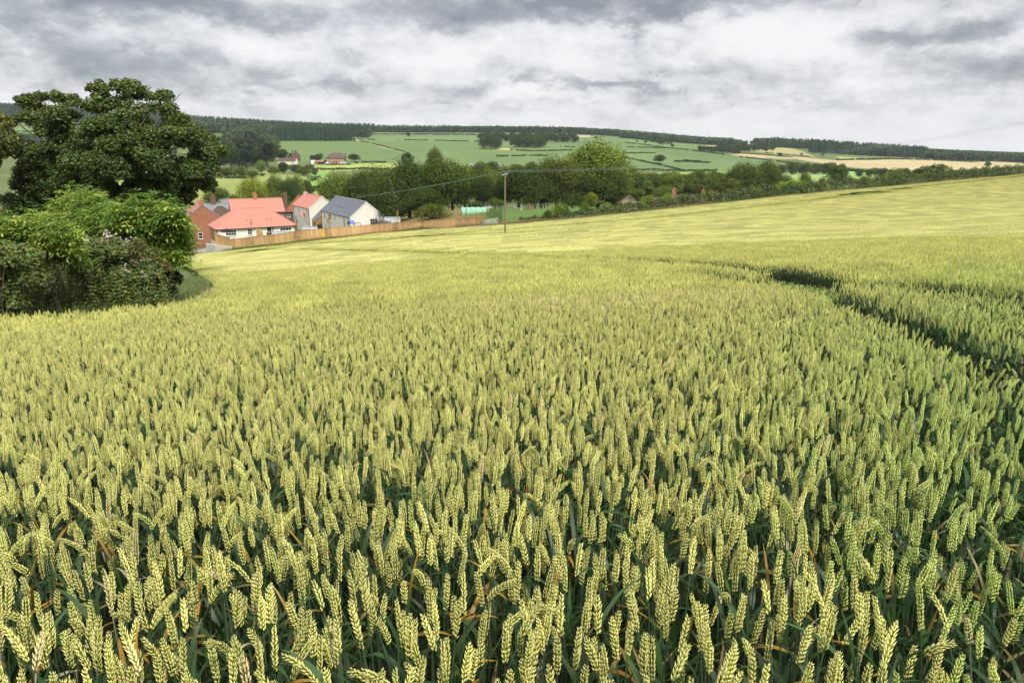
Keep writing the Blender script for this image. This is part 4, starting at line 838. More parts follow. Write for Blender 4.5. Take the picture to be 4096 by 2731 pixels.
for i in range(npan):
    s0, s1 = i * pl_, (i + 1) * pl_; p, q = along(s0), along(s1); h0 = hts[min(i, len(hts) - 1)]; h1 = hts[min(i + 1, len(hts) - 1)] if i < 3 else h0
    p[2] = g1(p[0], p[1]) + max(0, 1.5 - .35 * i); q[2] = g1(q[0], q[1]) + max(0, 1.5 - .35 * (i + 1)); base_t = rf_.uniform(.86, 1.1); m = MB(); nb = 13
    d = (q - p); dl = np.hypot(d[0], d[1]); yw = math.atan2(d[1], d[0]); R_ = rotm((0, 0, 1), yw)
    for b in range(nb):
        t = (b + .5) / nb; c = p + d * t; h = h0 + (h1 - h0) * t
        m.box(c - O + [0, 0, h / 2 - .2] + R_ @ np.array([0, .012 * (b % 2), 0]), (dl / nb * 1.02, .022, h + .4), R_, wood(rf_) * base_t)
    m.build('panel', M['board'], fen)
    MB().bar(p - O + [0, 0, h0 + .03], q - O + [0, 0, h1 + .03], .10, .05, np.array((0.58, 0.42, 0.25))).build('capping_rail', M['board'], fen)
    MB().box(p - O + R_ @ np.array([0, .1, 0]) + [0, 0, h0 / 2 - .1], (.1, .1, h0 + .2), R_, wood(rf_) * .8).build('post', M['board'], fen)
# yellow sheet hung on it
c = on_ground(1295, 143.0); ys = MB(); zz = np.linspace(0, 1, 9); xx = np.linspace(-.27, .27, 6)
v = np.array([[x * (1 - .15 * math.sin(z * 7)), .05 * math.sin(x * 14 + z * 5) - .12, 1.82 - z * 1.8] for z in zz for x in xx]); f = [[i * 6 + j, i * 6 + j + 1, i * 6 + j + 7, i * 6 + j + 6] for i in range(8) for j in range(5)]
ys.add(v, f); ys.add(v + [0, .02, 0], [q[::-1] for q in f]); tag(ys.build('hanging_sheet', M['yellow'], loc=tuple(c)), 'yellow sheet hanging down the front of the timber fence', 'sheet')
# --- sheds, play things, parasol and people in the gardens
def shed(px, D, w_, d_, h, rise, wall, roof, name, label, rz, dz=0):
    c = on_ground(px, D, dz); return house(name, label, tuple(c), rz, w_, d_, h, rise, wall, roof, 'x', over=.2, verge=.12, step=.6, lip=.02, foot=1.5, gutter=False, cat='shed')
G_D = zf + 1.0                                                             # bungalow garden level
def at_level(px, D, z): u = (px - CX) / F; return np.array([u * (D * CP - z * SP), D, z])
def shed_at(px, D, zb, *a): 
    w_, d_, h, rise, wall, roof, name, label, rz = a; c = at_level(px, D, zb); return house(name, label, tuple(c), rz, w_, d_, h, rise, wall, roof, 'x', over=.2, verge=.12, step=.6, lip=.02, foot=1.5, gutter=False, cat='shed')
shed_at(1108, 160.5, -21.3, 3.1, 1.9, 1.75, .75, M['shed_wood'], M['grey_felt'], 'garden_shed', 'brown garden shed with grey felt roof in front of the bungalow', rad(8))
s2 = shed_at(1212, 161, -20.4, 3.0, 2.0, 1.8, .75, M['shed_wood'], M['grey_felt'], 'playhouse', 'reddish garden shed with grey roof and bunting below the white house', rad(4))
bt = MB(); rb_ = np.random.default_rng(3)
for i in range(11):
    x = -.1 + i * .3; bt.add([(x, -.28, 1.74), (x + .2, -.28, 1.74), (x + .1, -.28, 1.5)], [[0, 1, 2]], [(.6, .05, .08), (.1, .2, .6), (.8, .8, .8), (.1, .5, .4)][i % 4])
bt.tube([(-.2, -.28, 1.75), (3.2, -.28, 1.75)], .012, 4, (.7, .7, .7)); bo = bt.build('bunting', plain('bunting_cloth', (1, 1, 1), .8, .1, vcol=True), loc=tuple(s2.location)); bo.rotation_euler = s2.rotation_euler; tag(bo, 'string of small coloured bunting flags along the shed roof', 'bunting')
shed_at(1540, 151, -17.2, 3.0, 2.2, 1.6, .75, M['shed_wood'], M['grey_felt'], 'pink_shed', 'reddish shed with grey roof right of the slate roofed house', rad(6))
# inner fences
def paling(name, label, pts, h, mat_, gap=None, cap=False, cat='fence', dip=0):
    m = MB(); pts = [np.asarray(p, float) for p in pts]; o0 = pts[0]; caps = []
    for p, q in zip(pts[:-1], pts[1:]):
        n = max(2, int(np.hypot(*(q - p)[:2]) / (gap or .14))); yw = math.atan2((q - p)[1], (q - p)[0]); R_ = rotm((0, 0, 1), yw)
        for i in range(n):
            t = (i + .5) / n; c = p + (q - p) * t; hh = h if np.isscalar(h) else np.interp(t, [0, .33, .66, 1], h)
            m.box(c - o0 + [0, 0, hh / 2 - .2], ((.08 if gap else np.hypot(*(q - p)[:2]) / n * 1.02), .025, hh + .4), R_, wood(rf_) * (.55 if gap else 1))
        if gap:
            for z in (.35, h - .25): m.bar(p - o0 + [0, 0, z], q - o0 + [0, 0, z], .04, .07, wood(rf_) * .5)
        if cap: caps.append((p - o0 + [0, 0, h + .02], q - o0 + [0, 0, h + .02]))
    t = thing(name, tuple(o0), label, cat); m.build('palings', mat_, t)
    if caps:
        cm = MB()
        for a, b in caps: cm.bar(a, b, .1, .05, (0.8, 0.78, 0.72))
        cm.build('capping_rail', M['board'], t)
    return t
paling('picket_fence', 'dark spiky picket fence below the slate roofed house', [at_level(1272, 160, -20.2), at_level(1330, 157.5, -19.6), at_level(1395, 155, -18.7)], 1.75, M['board'], gap=.3)
paling('garden_fence', 'short timber fence with a pale top rail below the slate house gable', [at_level(1428, 152.5, -17.7), at_level(1480, 151, -17.8), at_level(1528, 151.5, -17.7)], 1.25, M['board'], cap=True)
paling('swept_fence_panel', 'single timber panel with a swept top against the bungalow front', [at_level(1027, 166, G_D), at_level(1054, 164.5, G_D)], [2.1, 1.75, 1.5, 1.4], M['board'])
# climbing frame
c = at_level(1394, 150, -17.6); cf = thing('swing_set', tuple(c), 'wooden climbing frame with a blue tent roof and swing beam', 'swing set')
for x in (0, 1.05):
    for y in (0, 1.0): MB().bar((x - .1 * (1 if x == 0 else -1), y, -1.6), (x, y, 1.75), .1).build('post', M['shed_wood'], cf)
MB().box((.52, .5, .72), (1.2, 1.1, .08)).box((.52, 0, 1.0), (1.1, .04, .5)).build('deck', M['shed_wood'], cf)
r_ = MB(); r_.add([(-.12, -.12, 1.72), (1.2, -.12, 1.72), (1.2, .5, 2.45), (-.12, .5, 2.45), (-.12, 1.12, 1.72), (1.2, 1.12, 1.72)], [[0, 1, 2, 3], [3, 2, 5, 4]]); ro_ = r_.build('tent_roof', M['blue'], cf); ro_.modifiers.new('thickness', 'SOLIDIFY').thickness = .03
ro_.location = (.52, .5, 0); ro_.rotation_euler = (0, 0, rad(60)); ro_.data.transform(Matrix.Translation((-.52, -.5, 0)))
MB().bar((1.0, .5, 1.85), (2.55, .3, 1.95), .12).build('swing_beam', M['shed_wood'], cf)
for y in (-.25, .8): MB().bar((2.55, .3, 1.95), (2.75, y, -1.6), .09).build('leg', M['shed_wood'], cf)
for x in (1.6, 2.1): MB().tube([(x, .42, 1.85), (x, .42, .55)], .012, 4).tube([(x + .3, .42, 1.85), (x + .3, .42, .55)], .012, 4).box((x + .15, .42, .53), (.36, .16, .03)).build('swing', M['black'], cf)
# trampoline with its net
c = at_level(1528, 149, -17.45); tp = thing('trampoline', tuple(c), 'round trampoline with dark net posts beside the slate house', 'trampoline'); rr2 = 1.75
an = np.linspace(0, 2 * np.pi, 25)
MB().tube([(rr2 * math.cos(a), rr2 * math.sin(a), .75) for a in an], .06, 6).build('rim', M['black'], tp); MB().add([(0, 0, .75)] + [(rr2 * .97 * math.cos(a), rr2 * .97 * math.sin(a), .75) for a in an[:-1]], [[0, 1 + i, 1 + (i + 1) % 24] for i in range(24)]).build('bed', M['black'], tp)
for k in range(6):
    a = k * math.pi / 3 + .3; x, y = rr2 * 1.03 * math.cos(a), rr2 * 1.03 * math.sin(a); MB().tube([(x, y, 0), (x, y, 1.6), (x * 1.03, y * 1.03, 2.2), (x * .98, y * .98, 2.45)], .045, 6).build('net_post', M['black'], tp)
nv = []; 
for i, a in enumerate(an[:-1]):
    sag = .22 * abs(math.sin((a - .3) * 3)); nv += [(rr2 * math.cos(a), rr2 * math.sin(a), .78), (rr2 * math.cos(a), rr2 * math.sin(a), 2.4 - sag)]
MB().add(nv, [[2 * i, 2 * ((i + 1) % 24), 2 * ((i + 1) % 24) + 1, 2 * i + 1] for i in range(24)]).build('net', M['net'], tp)
# parasol
c = at_level(911, 163.6, G_D - .5); ps = thing('parasol', tuple(c), 'open black parasol in front of the bungalow window', 'parasol')
pm = MB(); n8 = 8; ring = [(1.4 * math.cos(k * math.pi / 4), 1.4 * math.sin(k * math.pi / 4), 2.0) for k in range(8)]; mid = [(.75 * math.cos(k * math.pi / 4), .75 * math.sin(k * math.pi / 4), 2.45) for k in range(8)]
pm.add([(0, 0, 2.72)] + mid + ring, [[0, 1 + k, 1 + (k + 1) % 8] for k in range(8)]); pm.Fc.append((np.array([[1 + k, 9 + k, 9 + (k + 1) % 8, 1 + (k + 1) % 8] for k in range(8)]), np.zeros(8, int))); po_ = pm.build('canopy', M['cloth'], ps); po_.modifiers.new('thickness', 'SOLIDIFY').thickness = .02
rb2 = MB()
for k in range(8): rb2.bar((0, 0, 2.66), (1.38 * math.cos(k * math.pi / 4), 1.38 * math.sin(k * math.pi / 4), 1.97), .02)
rb2.build('ribs', M['post_old'], ps); MB().tube([(0, 0, 0), (0, 0, 2.8)], .025, 8).build('pole', M['post_old'], ps); MB().tube([(0, 0, 0), (0, 0, .08)], .3, 16).build('base', M['black'], ps)
# people at the patio door: one skinned body each, clothes over it
def skin_obj(name, verts, edges, radii, mat_, parent, root=0, sub=2):
    me = bpy.data.meshes.new(name); me.from_pydata(verts, edges, []); o = bpy.data.objects.new(name, me); COL.objects.link(o); o.parent = parent
    o.modifiers.new('skin', 'SKIN'); sv = me.skin_vertices[0] if me.skin_vertices else None
    if sv is None: bpy.context.view_layer.update(); me.skin_vertices.new() if hasattr(me.skin_vertices, 'new') else None; sv = me.skin_vertices[0]
    for i, r in enumerate(radii): sv.data[i].radius = (r, r) if np.isscalar(r) else r; sv.data[i].use_root = (i == root)
    ss = o.modifiers.new('smooth', 'SUBSURF'); ss.levels = sub; ss.render_levels = sub; me.materials.append(mat_); return o
M['skin'] = plain('skin', (0.55, 0.33, 0.24), .6, .3, var=.05)
def person(px, D, rz, label, top_m, leg_m, hair_m, shirt_m=None, h=1.75, long_hair=False, arm=0.0):
    c = at_level(px, D, G_D - .05); t = thing('person', tuple(c), label, 'person', None, rz); s = h / 1.75; S = lambda L: [tuple(np.array(p) * s) for p in L]
    B = S([(0, 0, .95), (0, 0, 1.15), (0, 0, 1.38), (0, 0, 1.48), (0, -.02, 1.56), (0, -.02, 1.70), (.19, 0, 1.40), (.25, .02, 1.13), (.24, -.10, .90), (.24, -.14, .82), (-.19, 0, 1.40), (-.25, .02, 1.13), (-.24, -.10, .90), (-.24, -.14, .82), (.10, 0, .90), (.10, -.01, .5), (.11, .02, .09), (.11, -.14, .04), (-.10, 0, .90), (-.10, -.01, .5), (-.11, .02, .09), (-.11, -.14, .04)])
    Ed = [(0, 1), (1, 2), (2, 3), (3, 4), (4, 5), (2, 6), (6, 7), (7, 8), (8, 9), (2, 10), (10, 11), (11, 12), (12, 13), (0, 14), (14, 15), (15, 16), (16, 17), (0, 18), (18, 19), (19, 20), (20, 21)]
    Rd = [(.15, .10), (.14, .10), (.16, .10), .055, (.075, .09), (.075, .09), .06, .045, .036, .032, .06, .045, .036, .032, .085, .06, .045, .04, .085, .06, .045, .04]
    skin_obj('body', B, Ed, Rd, M['skin'], t)
    J = S([(0, 0, .88), (0, 0, 1.15), (0, 0, 1.39), (.19, 0, 1.41), (.25, .02, 1.13), (.24, -.09, .92), (-.19, 0, 1.41), (-.25, .02, 1.13), (-.24, -.09, .92)])
    skin_obj('jacket', J, [(0, 1), (1, 2), (2, 3), (3, 4), (4, 5), (2, 6), (6, 7), (7, 8)], [(.18, .13), (.165, .12), (.185, .12), .075, .06, .05, .075, .06, .05], top_m, t)
    skin_obj('trousers', S([(0, 0, .98), (.10, 0, .88), (.10, 0, .5), (.11, .02, .10), (-.10, 0, .88), (-.10, 0, .5), (-.11, .02, .10)]), [(0, 1), (1, 2), (2, 3), (0, 4), (4, 5), (5, 6)], [(.16, .12), .10, .08, .07, .10, .08, .07], leg_m, t)
    hp = S([(0, .03, 1.72), (0, .07, 1.62)] + ([(0, .08, 1.48)] if long_hair else [])); skin_obj('hair', hp, [(i, i + 1) for i in range(len(hp) - 1)], [(.09, .085), (.085, .06)] + ([(.09, .04)] if long_hair else []), hair_m, t)
    if shirt_m: skin_obj('shirt', S([(0, -.10, 1.2), (0, -.085, 1.44)]), [(0, 1)], [(.05, .03), (.05, .03)], shirt_m, t, sub=1)
    n_ = MB(); n_.add(np.array([(-.012, -.105, 1.625), (.012, -.105, 1.625), (0, -.13, 1.61), (0, -.10, 1.655)]) * s, [[0, 1, 2], [1, 3, 2], [3, 0, 2]]); n_.build('nose', M['skin'], t)
suit = plain('dark_suit', (0.022, 0.022, 0.03), .85, .2); hair_d = plain('dark_hair', (0.035, 0.025, 0.02), .7, .3); hair_f = plain('fair_hair', (0.36, 0.22, 0.10), .7, .3); lil = plain('pale_lilac_cloth', (0.50, 0.50, 0.68), .85, .2)
person(1073, 164.2, rad(30), 'person in a dark suit standing nearest the open patio door', suit, suit, hair_d, M['white'], 1.72)
person(1080, 163.6, rad(-20), 'person in a dark suit to the right of the other suited one', suit, suit, hair_d, M['white'], 1.78)
person(1097, 163.2, rad(15), 'person with fair hair in a pale lilac top by the shed', lil, lil, hair_f, None, 1.6, True)
# --- gates
def gate(name, label, p, q, bars, posts, H=1.15):
    t = thing(name, tuple(p), label, 'gate'); d = q - p; L = np.linalg.norm(d)
    for i in range(bars): z = .25 + (H - .25) * i / (bars - 1); MB().tube([(0, 0, z), d + [0, 0, z]], .028 if i < bars - 1 else .035, 6).build('rail', M['steel'], t)
    st = MB()
    for s_ in (0.0, .5, 1.0): st.tube([d * s_ + [0, 0, .2], d * s_ + [0, 0, H + .02]], .03, 6)
    st.tube([d * .05 + [0, 0, .25], d * .48 + [0, 0, H]], .022, 6); st.tube([d * .95 + [0, 0, .25], d * .52 + [0, 0, H]], .022, 6); st.build('stiles', M['steel'], t)
    return t
def post(p, w_, h, label, name='gate_post'):
    m = MB(); a = rf_.uniform(0, 1); m.box(np.array([0, 0, h / 2 - .3]), (w_, w_, h + .6), rotm((0, 0, 1), a)); m.box(np.array([0, 0, h + .02]), (w_ * .85, w_ * .85, .06), rotm((0, 0, 1), a)); return tag(m.build(name, M['post_old'], loc=tuple(p)), label, 'post')
gate('field_gate', 'grey metal field gate between the timber fence end and the hedge', on_ground(1936, 132.6), on_ground(1992, 133.8), 6, None, 1.25)
post(on_ground(1924, 129.6), .26, 1.35, 'thick grey gate post in front of the timber fence end'); post(on_ground(1994, 134.0), .24, 1.35, 'grey gate post right of the field gate'); post(on_ground(1934, 132.2), .16, 1.25, 'thin gate post touching the last fence panel'); 
gate('farm_gate', 'low metal rail gate below the brick garden wall', on_ground(738, 167.5), on_ground(862, 160.4), 3, None, 1.05); post(on_ground(863, 160.2), .12, 1.15, 'thin post at the right end of the low rail gate')
post(on_ground(2025, 129.6), .14, 1.2, 'small round topped post standing by the hedge end', 'stake')
# --- post and wire fence with things standing along it
wf = thing('wire_fence', tuple(on_ground(1987, 150)), 'pale wooden posts and wire along the back of the small paddock', 'fence'); O = on_ground(1987, 150); prev = None
for px in (1987, 2055, 2087, 2117, 2152, 2182, 2215):
    p = on_ground(px, 150 + (px - 1987) * .02) - O; MB().box(p + [0, 0, .55], (.09, .09, 1.5), None).build('post', plain('pale_post', (0.40, 0.33, 0.20), .9, .1) if 'pp' not in M else M['pp'], wf); M.setdefault('pp', wf.children[0].active_material)
    if prev is not None:
        wm = MB()
        for z in (.4, .75, 1.1): wm.tube([prev + [0, 0, z], p + [0, 0, z]], .008, 4)
        wm.build('wire', M['steel'], wf)
    prev = p
t = thing('feed_trough', tuple(on_ground(2057, 151.2)), 'low grey trough behind the paddock wire', 'trough'); MB().add([(0, 0, .25), (1.4, 0, .25), (1.4, .4, .25), (0, .4, .25), (-.05, -.08, .5), (1.45, -.08, .5), (1.45, .48, .5), (-.05, .48, .5)], [[0, 1, 5, 4], [1, 2, 6, 5], [2, 3, 7, 6], [3, 0, 4, 7], [3, 2, 1, 0]]).build('basin', M['steel'], t)
for x in (.15, 1.25): MB().box((x, .2, .12), (.08, .4, .26)).build('leg', M['steel'], t)
t = thing('bucket', tuple(on_ground(2085, 149.6)), 'small yellow bucket beside a paddock post', 'bucket'); MB().tube([(0, 0, 0), (0, 0, .38)], [.15, .19], 12).build('body', M['yellow'], t); MB().tube([(.19 * math.cos(a), 0, .38 + .16 * math.sin(a)) for a in np.linspace(0, math.pi, 9)], .008, 4).build('handle', M['steel'], t)
t = thing('hen_coop', tuple(on_ground(2116, 151.0)), 'tilted brown hen coop by the paddock wire', 'coop'); MB().box((.4, .3, .45), (.75, .6, .5)).build('box', M['shed_wood'], t); MB().add([(-.05, -.1, 1.25), (.75, -.1, .75), (.75, .75, .75), (-.05, .75, 1.25)], [[0, 1, 2, 3]]).build('lid', M['tile_brown'], t)
for x in (.08, .72): MB().box((x, .3, .1), (.06, .5, .24)).build('leg', M['shed_wood'], t)
# --- hooped cover with green netting
c = on_ground(1849, 148.); pt = thing('netted_tunnel', tuple(c), 'hooped vegetable tunnel draped in pale green netting beyond the fence', 'tunnel', None, rad(4)); Lp, rp = 5.1, 1.2
for i in range(6): x = i * Lp / 5; MB().tube([(x, rp * math.cos(a), .45 + (rp + .05) * math.sin(a)) for a in np.linspace(0, math.pi, 13)], .022, 6).build('hoop', M['white'], pt)
for y in (-rp, rp): MB().bar((-.1, y, .45), (Lp + .1, y, .45), .06).build('side_rail', M['shed_wood'], pt)
for x in (0, Lp * .3, Lp * .62, Lp):
    for y in (-rp, rp): MB().box((x, y, .2), (.07, .07, .7)).build('leg', M['shed_wood'], pt)
nu, na_ = 46, 22; v = []
for i in range(nu):
    x = -.12 + (Lp - .25) * i / (nu - 1)
    for j in range(na_):
        a = math.pi * (1.04 - 1.16 * j / (na_ - 1) ) if True else 0
        hoop = abs(((x / (Lp / 5)) % 1) - .5) * 2; r = rp + .06 - .10 * (1 - hoop) ** 1.5 + .025 * math.sin(x * 9 + a * 3) + .02 * math.sin(x * 23 + a * 7)
        z = .45 + r * math.sin(max(min(a, math.pi + .2), -.25)); y = r * math.cos(a)
        if a < 0: y = r; z = .45 + a * 1.2 + .06 * math.sin(x * 6)
        v.append((x + .05 * math.sin(a * 5), -y if False else y * -1 if False else y, z))
f = [[i * na_ + j, i * na_ + j + 1, (i + 1) * na_ + j + 1, (i + 1) * na_ + j] for i in range(nu - 1) for j in range(na_ - 1)]
tn = MB().add(np.array(v) * [1, -1, 1], f).build('netting', M['tarp'], pt, smooth=True); tn.modifiers.new('thickness', 'SOLIDIFY').thickness = .015
# --- telegraph pole standing in the crop, with its wires
b = on_crop(2020.5, 931); gz = g1(b[0], b[1]); ptop = pix2xyz(2020.5, 690, b[1]); Hp = ptop[2] - gz
pole = thing('telegraph_pole', (b[0], b[1], gz), 'tall wooden power pole standing in the wheat with a crossarm', 'power pole')
MB().tube([(0, 0, -.5), (0, 0, Hp * .5), (0, 0, Hp - .05), (0, 0, Hp)], [.12, .11, .095, .05], 12).build('post', M['pole'], pole)
s_ = b[1] / F; ax = np.array([1.0, .35, 0]); ax /= np.linalg.norm(ax); hw = 12.5 * s_ / ax[0]
ca_ = np.array([0, -.14, Hp - 7 * s_]); tilt_ = np.array([0, 0, .10])
MB().bar(ca_ - ax * hw - tilt_, ca_ + ax * hw + tilt_, .11, .13).build('crossarm', M['steel'], pole); MB().bar(ca_ + ax * hw * .5 + [0, 0, 0], (0.12, -.1, Hp - 18 * s_), .04).build('brace', M['steel'], pole)
heads = []
for k, e in enumerate((-.95, .12, .98)):
    p = ca_ + ax * hw * e + tilt_ * e; MB().tube([p + [0, 0, .05], p + [0, 0, .16], p + [0, 0, .17], p + [0, 0, .26], p + [0, 0, .27], p + [0, 0, .34]], [.02, .02, .07, .05, .065, .03], 8).build('insulator', plain('brown_porcelain', (0.09, 0.04, 0.035), .3, .5) if k == 0 else pole.children[-1].active_material, pole); heads.append(p + np.array([b[0], b[1], gz + .36]))
M['cable'] = plain('cable', (0.16, 0.24, 0.22), .5, .4, var=.02)
def wire(p, q, sag, label, grp, r=.010):
    n = 40; t = np.linspace(0, 1, n); pts = p[None] + (q - p)[None] * t[:, None]; pts[:, 2] -= sag * 4 * t * (1 - t); tag(MB().tube(pts, r, 4).build('overhead_wire', M['cable']), label, 'wire', grp)
endL = pix2xyz(1130, 803, 232.); endR = pix2xyz(4420, 420, 138.)
for k in range(3):
    wire(heads[k], endL + np.array([(k - 1) * 1.0, -.5 * (k - 1), (k - 1) * .25]), 1.3, 'power wire sagging from the pole down to the left past the roofs', 'wires left of the power pole')
    wire(heads[k], endR + np.array([(k - 1) * .6, (k - 1) * -1.0, (k - 1) * .5]), 2.6, 'power wire climbing from the pole up to the right across the sky', 'wires right of the power pole', .011)
# --- cars by the thatched house
def car(px, D, label, col, rz, van=False):
    c = on_ground(px, D, .0); t = thing('parked_car', tuple(c), label, 'car', None, rz); m_ = plain('car_paint', col, .3, .5, var=.02); L, W_, H_ = (4.9, 1.9, 2.0) if van else (4.2, 1.75, 1.45)
    prof = [(-L / 2, .35), (-L / 2, .8), (-L / 2 + .15, H_ * .62), (-L / 2 + .9, H_ * .65), (-L / 2 + (1.3 if van else 1.7), H_), (L / 2 - .5, H_), (L / 2 - .05, H_ * .62), (L / 2, .4)]
    n = len(prof); v = [(x, y, z) for y in (-W_ / 2, W_ / 2) for x, z in prof]; mb = MB(); mb.add(v, [[i, (i + 1) % n, n + (i + 1) % n, n + i] for i in range(n)]); mb.Fc.append((np.array([list(range(n))[::-1], list(range(n, 2 * n))]), np.zeros(2, int))); mb.build('body', m_, t)
    for y in (-W_ / 2 - .01, W_ / 2 + .01): MB().add([(-L / 2 + 1.3, y, H_ * .66), (L / 2 - .25, y, H_ * .66), (L / 2 - .55, y, H_ * .93), (-L / 2 + 1.75, y, H_ * .93)], [[0, 1, 2, 3] if y > 0 else [3, 2, 1, 0]]).build('side_window', M['glass'], t)
    for x in (-L / 2 + .8, L / 2 - .8):
        for y in (-W_ / 2, W_ / 2): MB().tube([(x, y - .1, .32), (x, y + .1, .32)], .32, 14).build('wheel', M['black'], t)
car(1372, 655, 'white van parked in front of the thatched house', (0.8, 0.8, 0.8), 0, True); car(1310, 656, 'small white car parked at the left end of the thatched house', (0.75, 0.76, 0.78), rad(70))
# ------------------------------------------------------------------ foliage
def rand_dirs(rng, n, zmin=-1.0):
    z = rng.uniform(zmin, 1, n); a = rng.uniform(0, 2 * np.pi, n); r = np.sqrt(1 - z * z); return np.stack([r * np.cos(a), r * np.sin(a), z], -1)
def norm(v): return v / (np.linalg.norm(v, axis=-1, keepdims=True) + 1e-9)
def leaves(mb, c, nrm, L, W, col, rng, fold=.25, axis=None, mi=0):
    """one folded kite per leaf"""
    n = len(c); L = np.broadcast_to(L, (n,))[:, None]; W = np.broadcast_to(W, (n,))[:, None]
    u = rand_dirs(rng, n) if axis is None else axis
    u = norm(u - nrm * (u * nrm).sum(-1, keepdims=True)); s = np.cross(nrm, u)
    v = np.stack([c - u * L * .5, c - u * L * .05 + s * W * .5 - nrm * W * fold * .5, c + u * L * .5 - nrm * L * .08, c - u * L * .05 - s * W * .5 - nrm * W * fold * .5], 1)
    f = np.arange(n * 4).reshape(n, 4)
    mb.add(v.reshape(-1, 3), f, np.repeat(np.broadcast_to(col, (n, 3)), 4, 0), mi)
def puff_cloud(rng, puffs, n, squash=.82, zmin=-.55, shell=(.62, 1.05), up=.55, spread=.75):
    """points and leaf normals over a set of overlapping puffs (x, y, z, r); returns points, normals, puff index"""
    puffs = np.asarray(puffs, float); w_ = puffs[:, 3] ** 2; k = rng.choice(len(puffs), n, p=w_ / w_.sum())
    d = rand_dirs(rng, n, zmin); r = puffs[k, 3] * (rng.uniform(shell[0] ** 2, shell[1] ** 2, n) ** .5)
    lump = 1 + .16 * np.sin(d[:, 0] * 5 + k) * np.sin(d[:, 1] * 6 + k * 2) * 1.0
    p = puffs[k, :3] + d * (r * lump)[:, None] * [1, 1, squash]
    nn = norm(d * .6 + np.array([0, 0, up]) + rng.normal(0, spread, (n, 3)) * .62)
    return p, nn, k
def leaf_cols(rng, base, n, k=None, var=.22, hue=.12, warm=None, warm_p=.0):
    base = np.asarray(base, float); b = base * (1 + rng.normal(0, var, n).clip(-.5, .7))[:, None]; h = rng.normal(0, hue, n)[:, None]
    b = b * np.concatenate([1 + h, 1 + .3 * h, 1 - h], 1).clip(.4, 1.8)
    if k is not None: b = b * (1 + np.random.default_rng(4).normal(0, .13, 400)[k % 400])[:, None]
    if warm is not None: m = rng.random(n) < warm_p; b[m] = np.asarray(warm) * rng.uniform(.7, 1.2, (m.sum(), 1))
    return b.clip(.004, .95)
def limb(mb, rng, a, b, r0, r1, wob=.08, n=7, col=(1, 1, 1)):
    a = np.asarray(a, float); b = np.asarray(b, float); L = np.linalg.norm(b - a); t = np.linspace(0, 1, n)[:, None]
    p = a + (b - a) * t + np.cumsum(rng.normal(0, wob * L / n, (n, 3)), 0) * np.sin(t * np.pi * .5); p += np.array([0, 0, 1.]) * (np.sin(t * np.pi) * L * .05)
    mb.tube(p, np.linspace(r0, r1, n), 6, col, cap=False)
BASE_G = np.array((0.092, 0.132, 0.019))
# --- prototypes about 10 m tall, rescaled per tree
def proto_broad(seed, W=10., H=10., n=7000, leaf=.42, low=.10, npuff=40, top=.5, open_=0.0):
    rng = np.random.default_rng(seed); pf = []
    for i in range(npuff):
        d = rand_dirs(rng, 1, -.75)[0]; q = rng.uniform(.55, .82); z = (low + 1) / 2 * H + d[2] * q * (1 - low) / 2 * H
        wz = 1 - .35 * max(0, d[2]) * top; pf.append((d[0] * q * W / 2 * wz, d[1] * q * W / 2 * wz, z, rng.uniform(.13, .25) * W * (1 - .25 * open_)))
    for i in range(int(npuff * .3 * (1 - open_))): pf.append((*rng.normal(0, W * .1, 2), rng.uniform(low + .1, .8) * H, .22 * W))
    p, nn, k = puff_cloud(rng, pf, n); mb = MB(); s = rng.uniform(.7, 1.3, n) * leaf
    leaves(mb, p, nn, s, s * .8, leaf_cols(rng, BASE_G, n, k, .25), rng); crown = mb.mesh('crown', M['leaf'])
    tb = MB(); limb(tb, rng, (0, 0, -.6), (0, 0, H * .45), .035 * H, .02 * H, .03); 
    for q in pf[::3]: limb(tb, rng, (0, 0, rng.uniform(.18, .42) * H), q[:3], .014 * H, .004 * H, .07)
    return [('trunk', tb.mesh('trunk', M['wood'], True)), ('crown', crown)]
def proto_conifer(seed, n=3600, H=10., W=5.2):
    rng = np.random.default_rng(seed); mb = MB(); z = rng.uniform(.06, 1, n) ** .8; tier = np.floor(z * 15) / 15; zz = (tier + (z * 15 % 1) * .3 / 15 * 3)
    a = rng.uniform(0, 2 * np.pi, n); lob = 1 + .25 * np.sin(a * 7 + tier * 40); r = (1.02 - zz) * W / 2 * lob * rng.uniform(.25, 1, n) ** .6
    p = np.stack([r * np.cos(a), r * np.sin(a), zz * H - r * .28], -1); nn = norm(np.stack([np.cos(a) * .5, np.sin(a) * .5, np.full(n, .8)], -1) + rng.normal(0, .35, (n, 3)))
    s = rng.uniform(.7, 1.3, n) * .5; leaves(mb, p, nn, s, s * .45, leaf_cols(rng, (0.030, 0.062, 0.028), n, None, .25), rng, axis=np.stack([np.cos(a), np.sin(a), np.full(n, -.3)], -1))
    tb = MB().tube([(0, 0, -.5), (0, 0, H * .95)], [.16, .02], 6); return [('trunk', tb.mesh('trunk', M['wood'], True)), ('crown', mb.mesh('crown', M['leaf']))]
def proto_pine(seed, n=3600, H=10., W=6.):
    rng = np.random.default_rng(seed); pf = [(*(rand_dirs(rng, 1)[0][:2] * W * rng.uniform(.1, .40)), rng.uniform(.42, .97) * H, rng.uniform(.10, .19) * W) for _ in range(34)]
    p, nn, k = puff_cloud(rng, pf, n, squash=.6); mb = MB(); s = rng.uniform(.6, 1.2, n) * .38; leaves(mb, p, nn, s, s * .5, leaf_cols(rng, (0.036, 0.062, 0.024), n, k, .25), rng)
    tb = MB(); limb(tb, rng, (0, 0, -.5), (0, 0, H * .93), .2, .04, .03)
    for q in pf[::2]: limb(tb, rng, (0, 0, max(2, q[2] - 1.2)), q[:3], .07, .02)
    return [('trunk', tb.mesh('trunk', M['wood'], True)), ('crown', mb.mesh('crown', M['leaf']))]
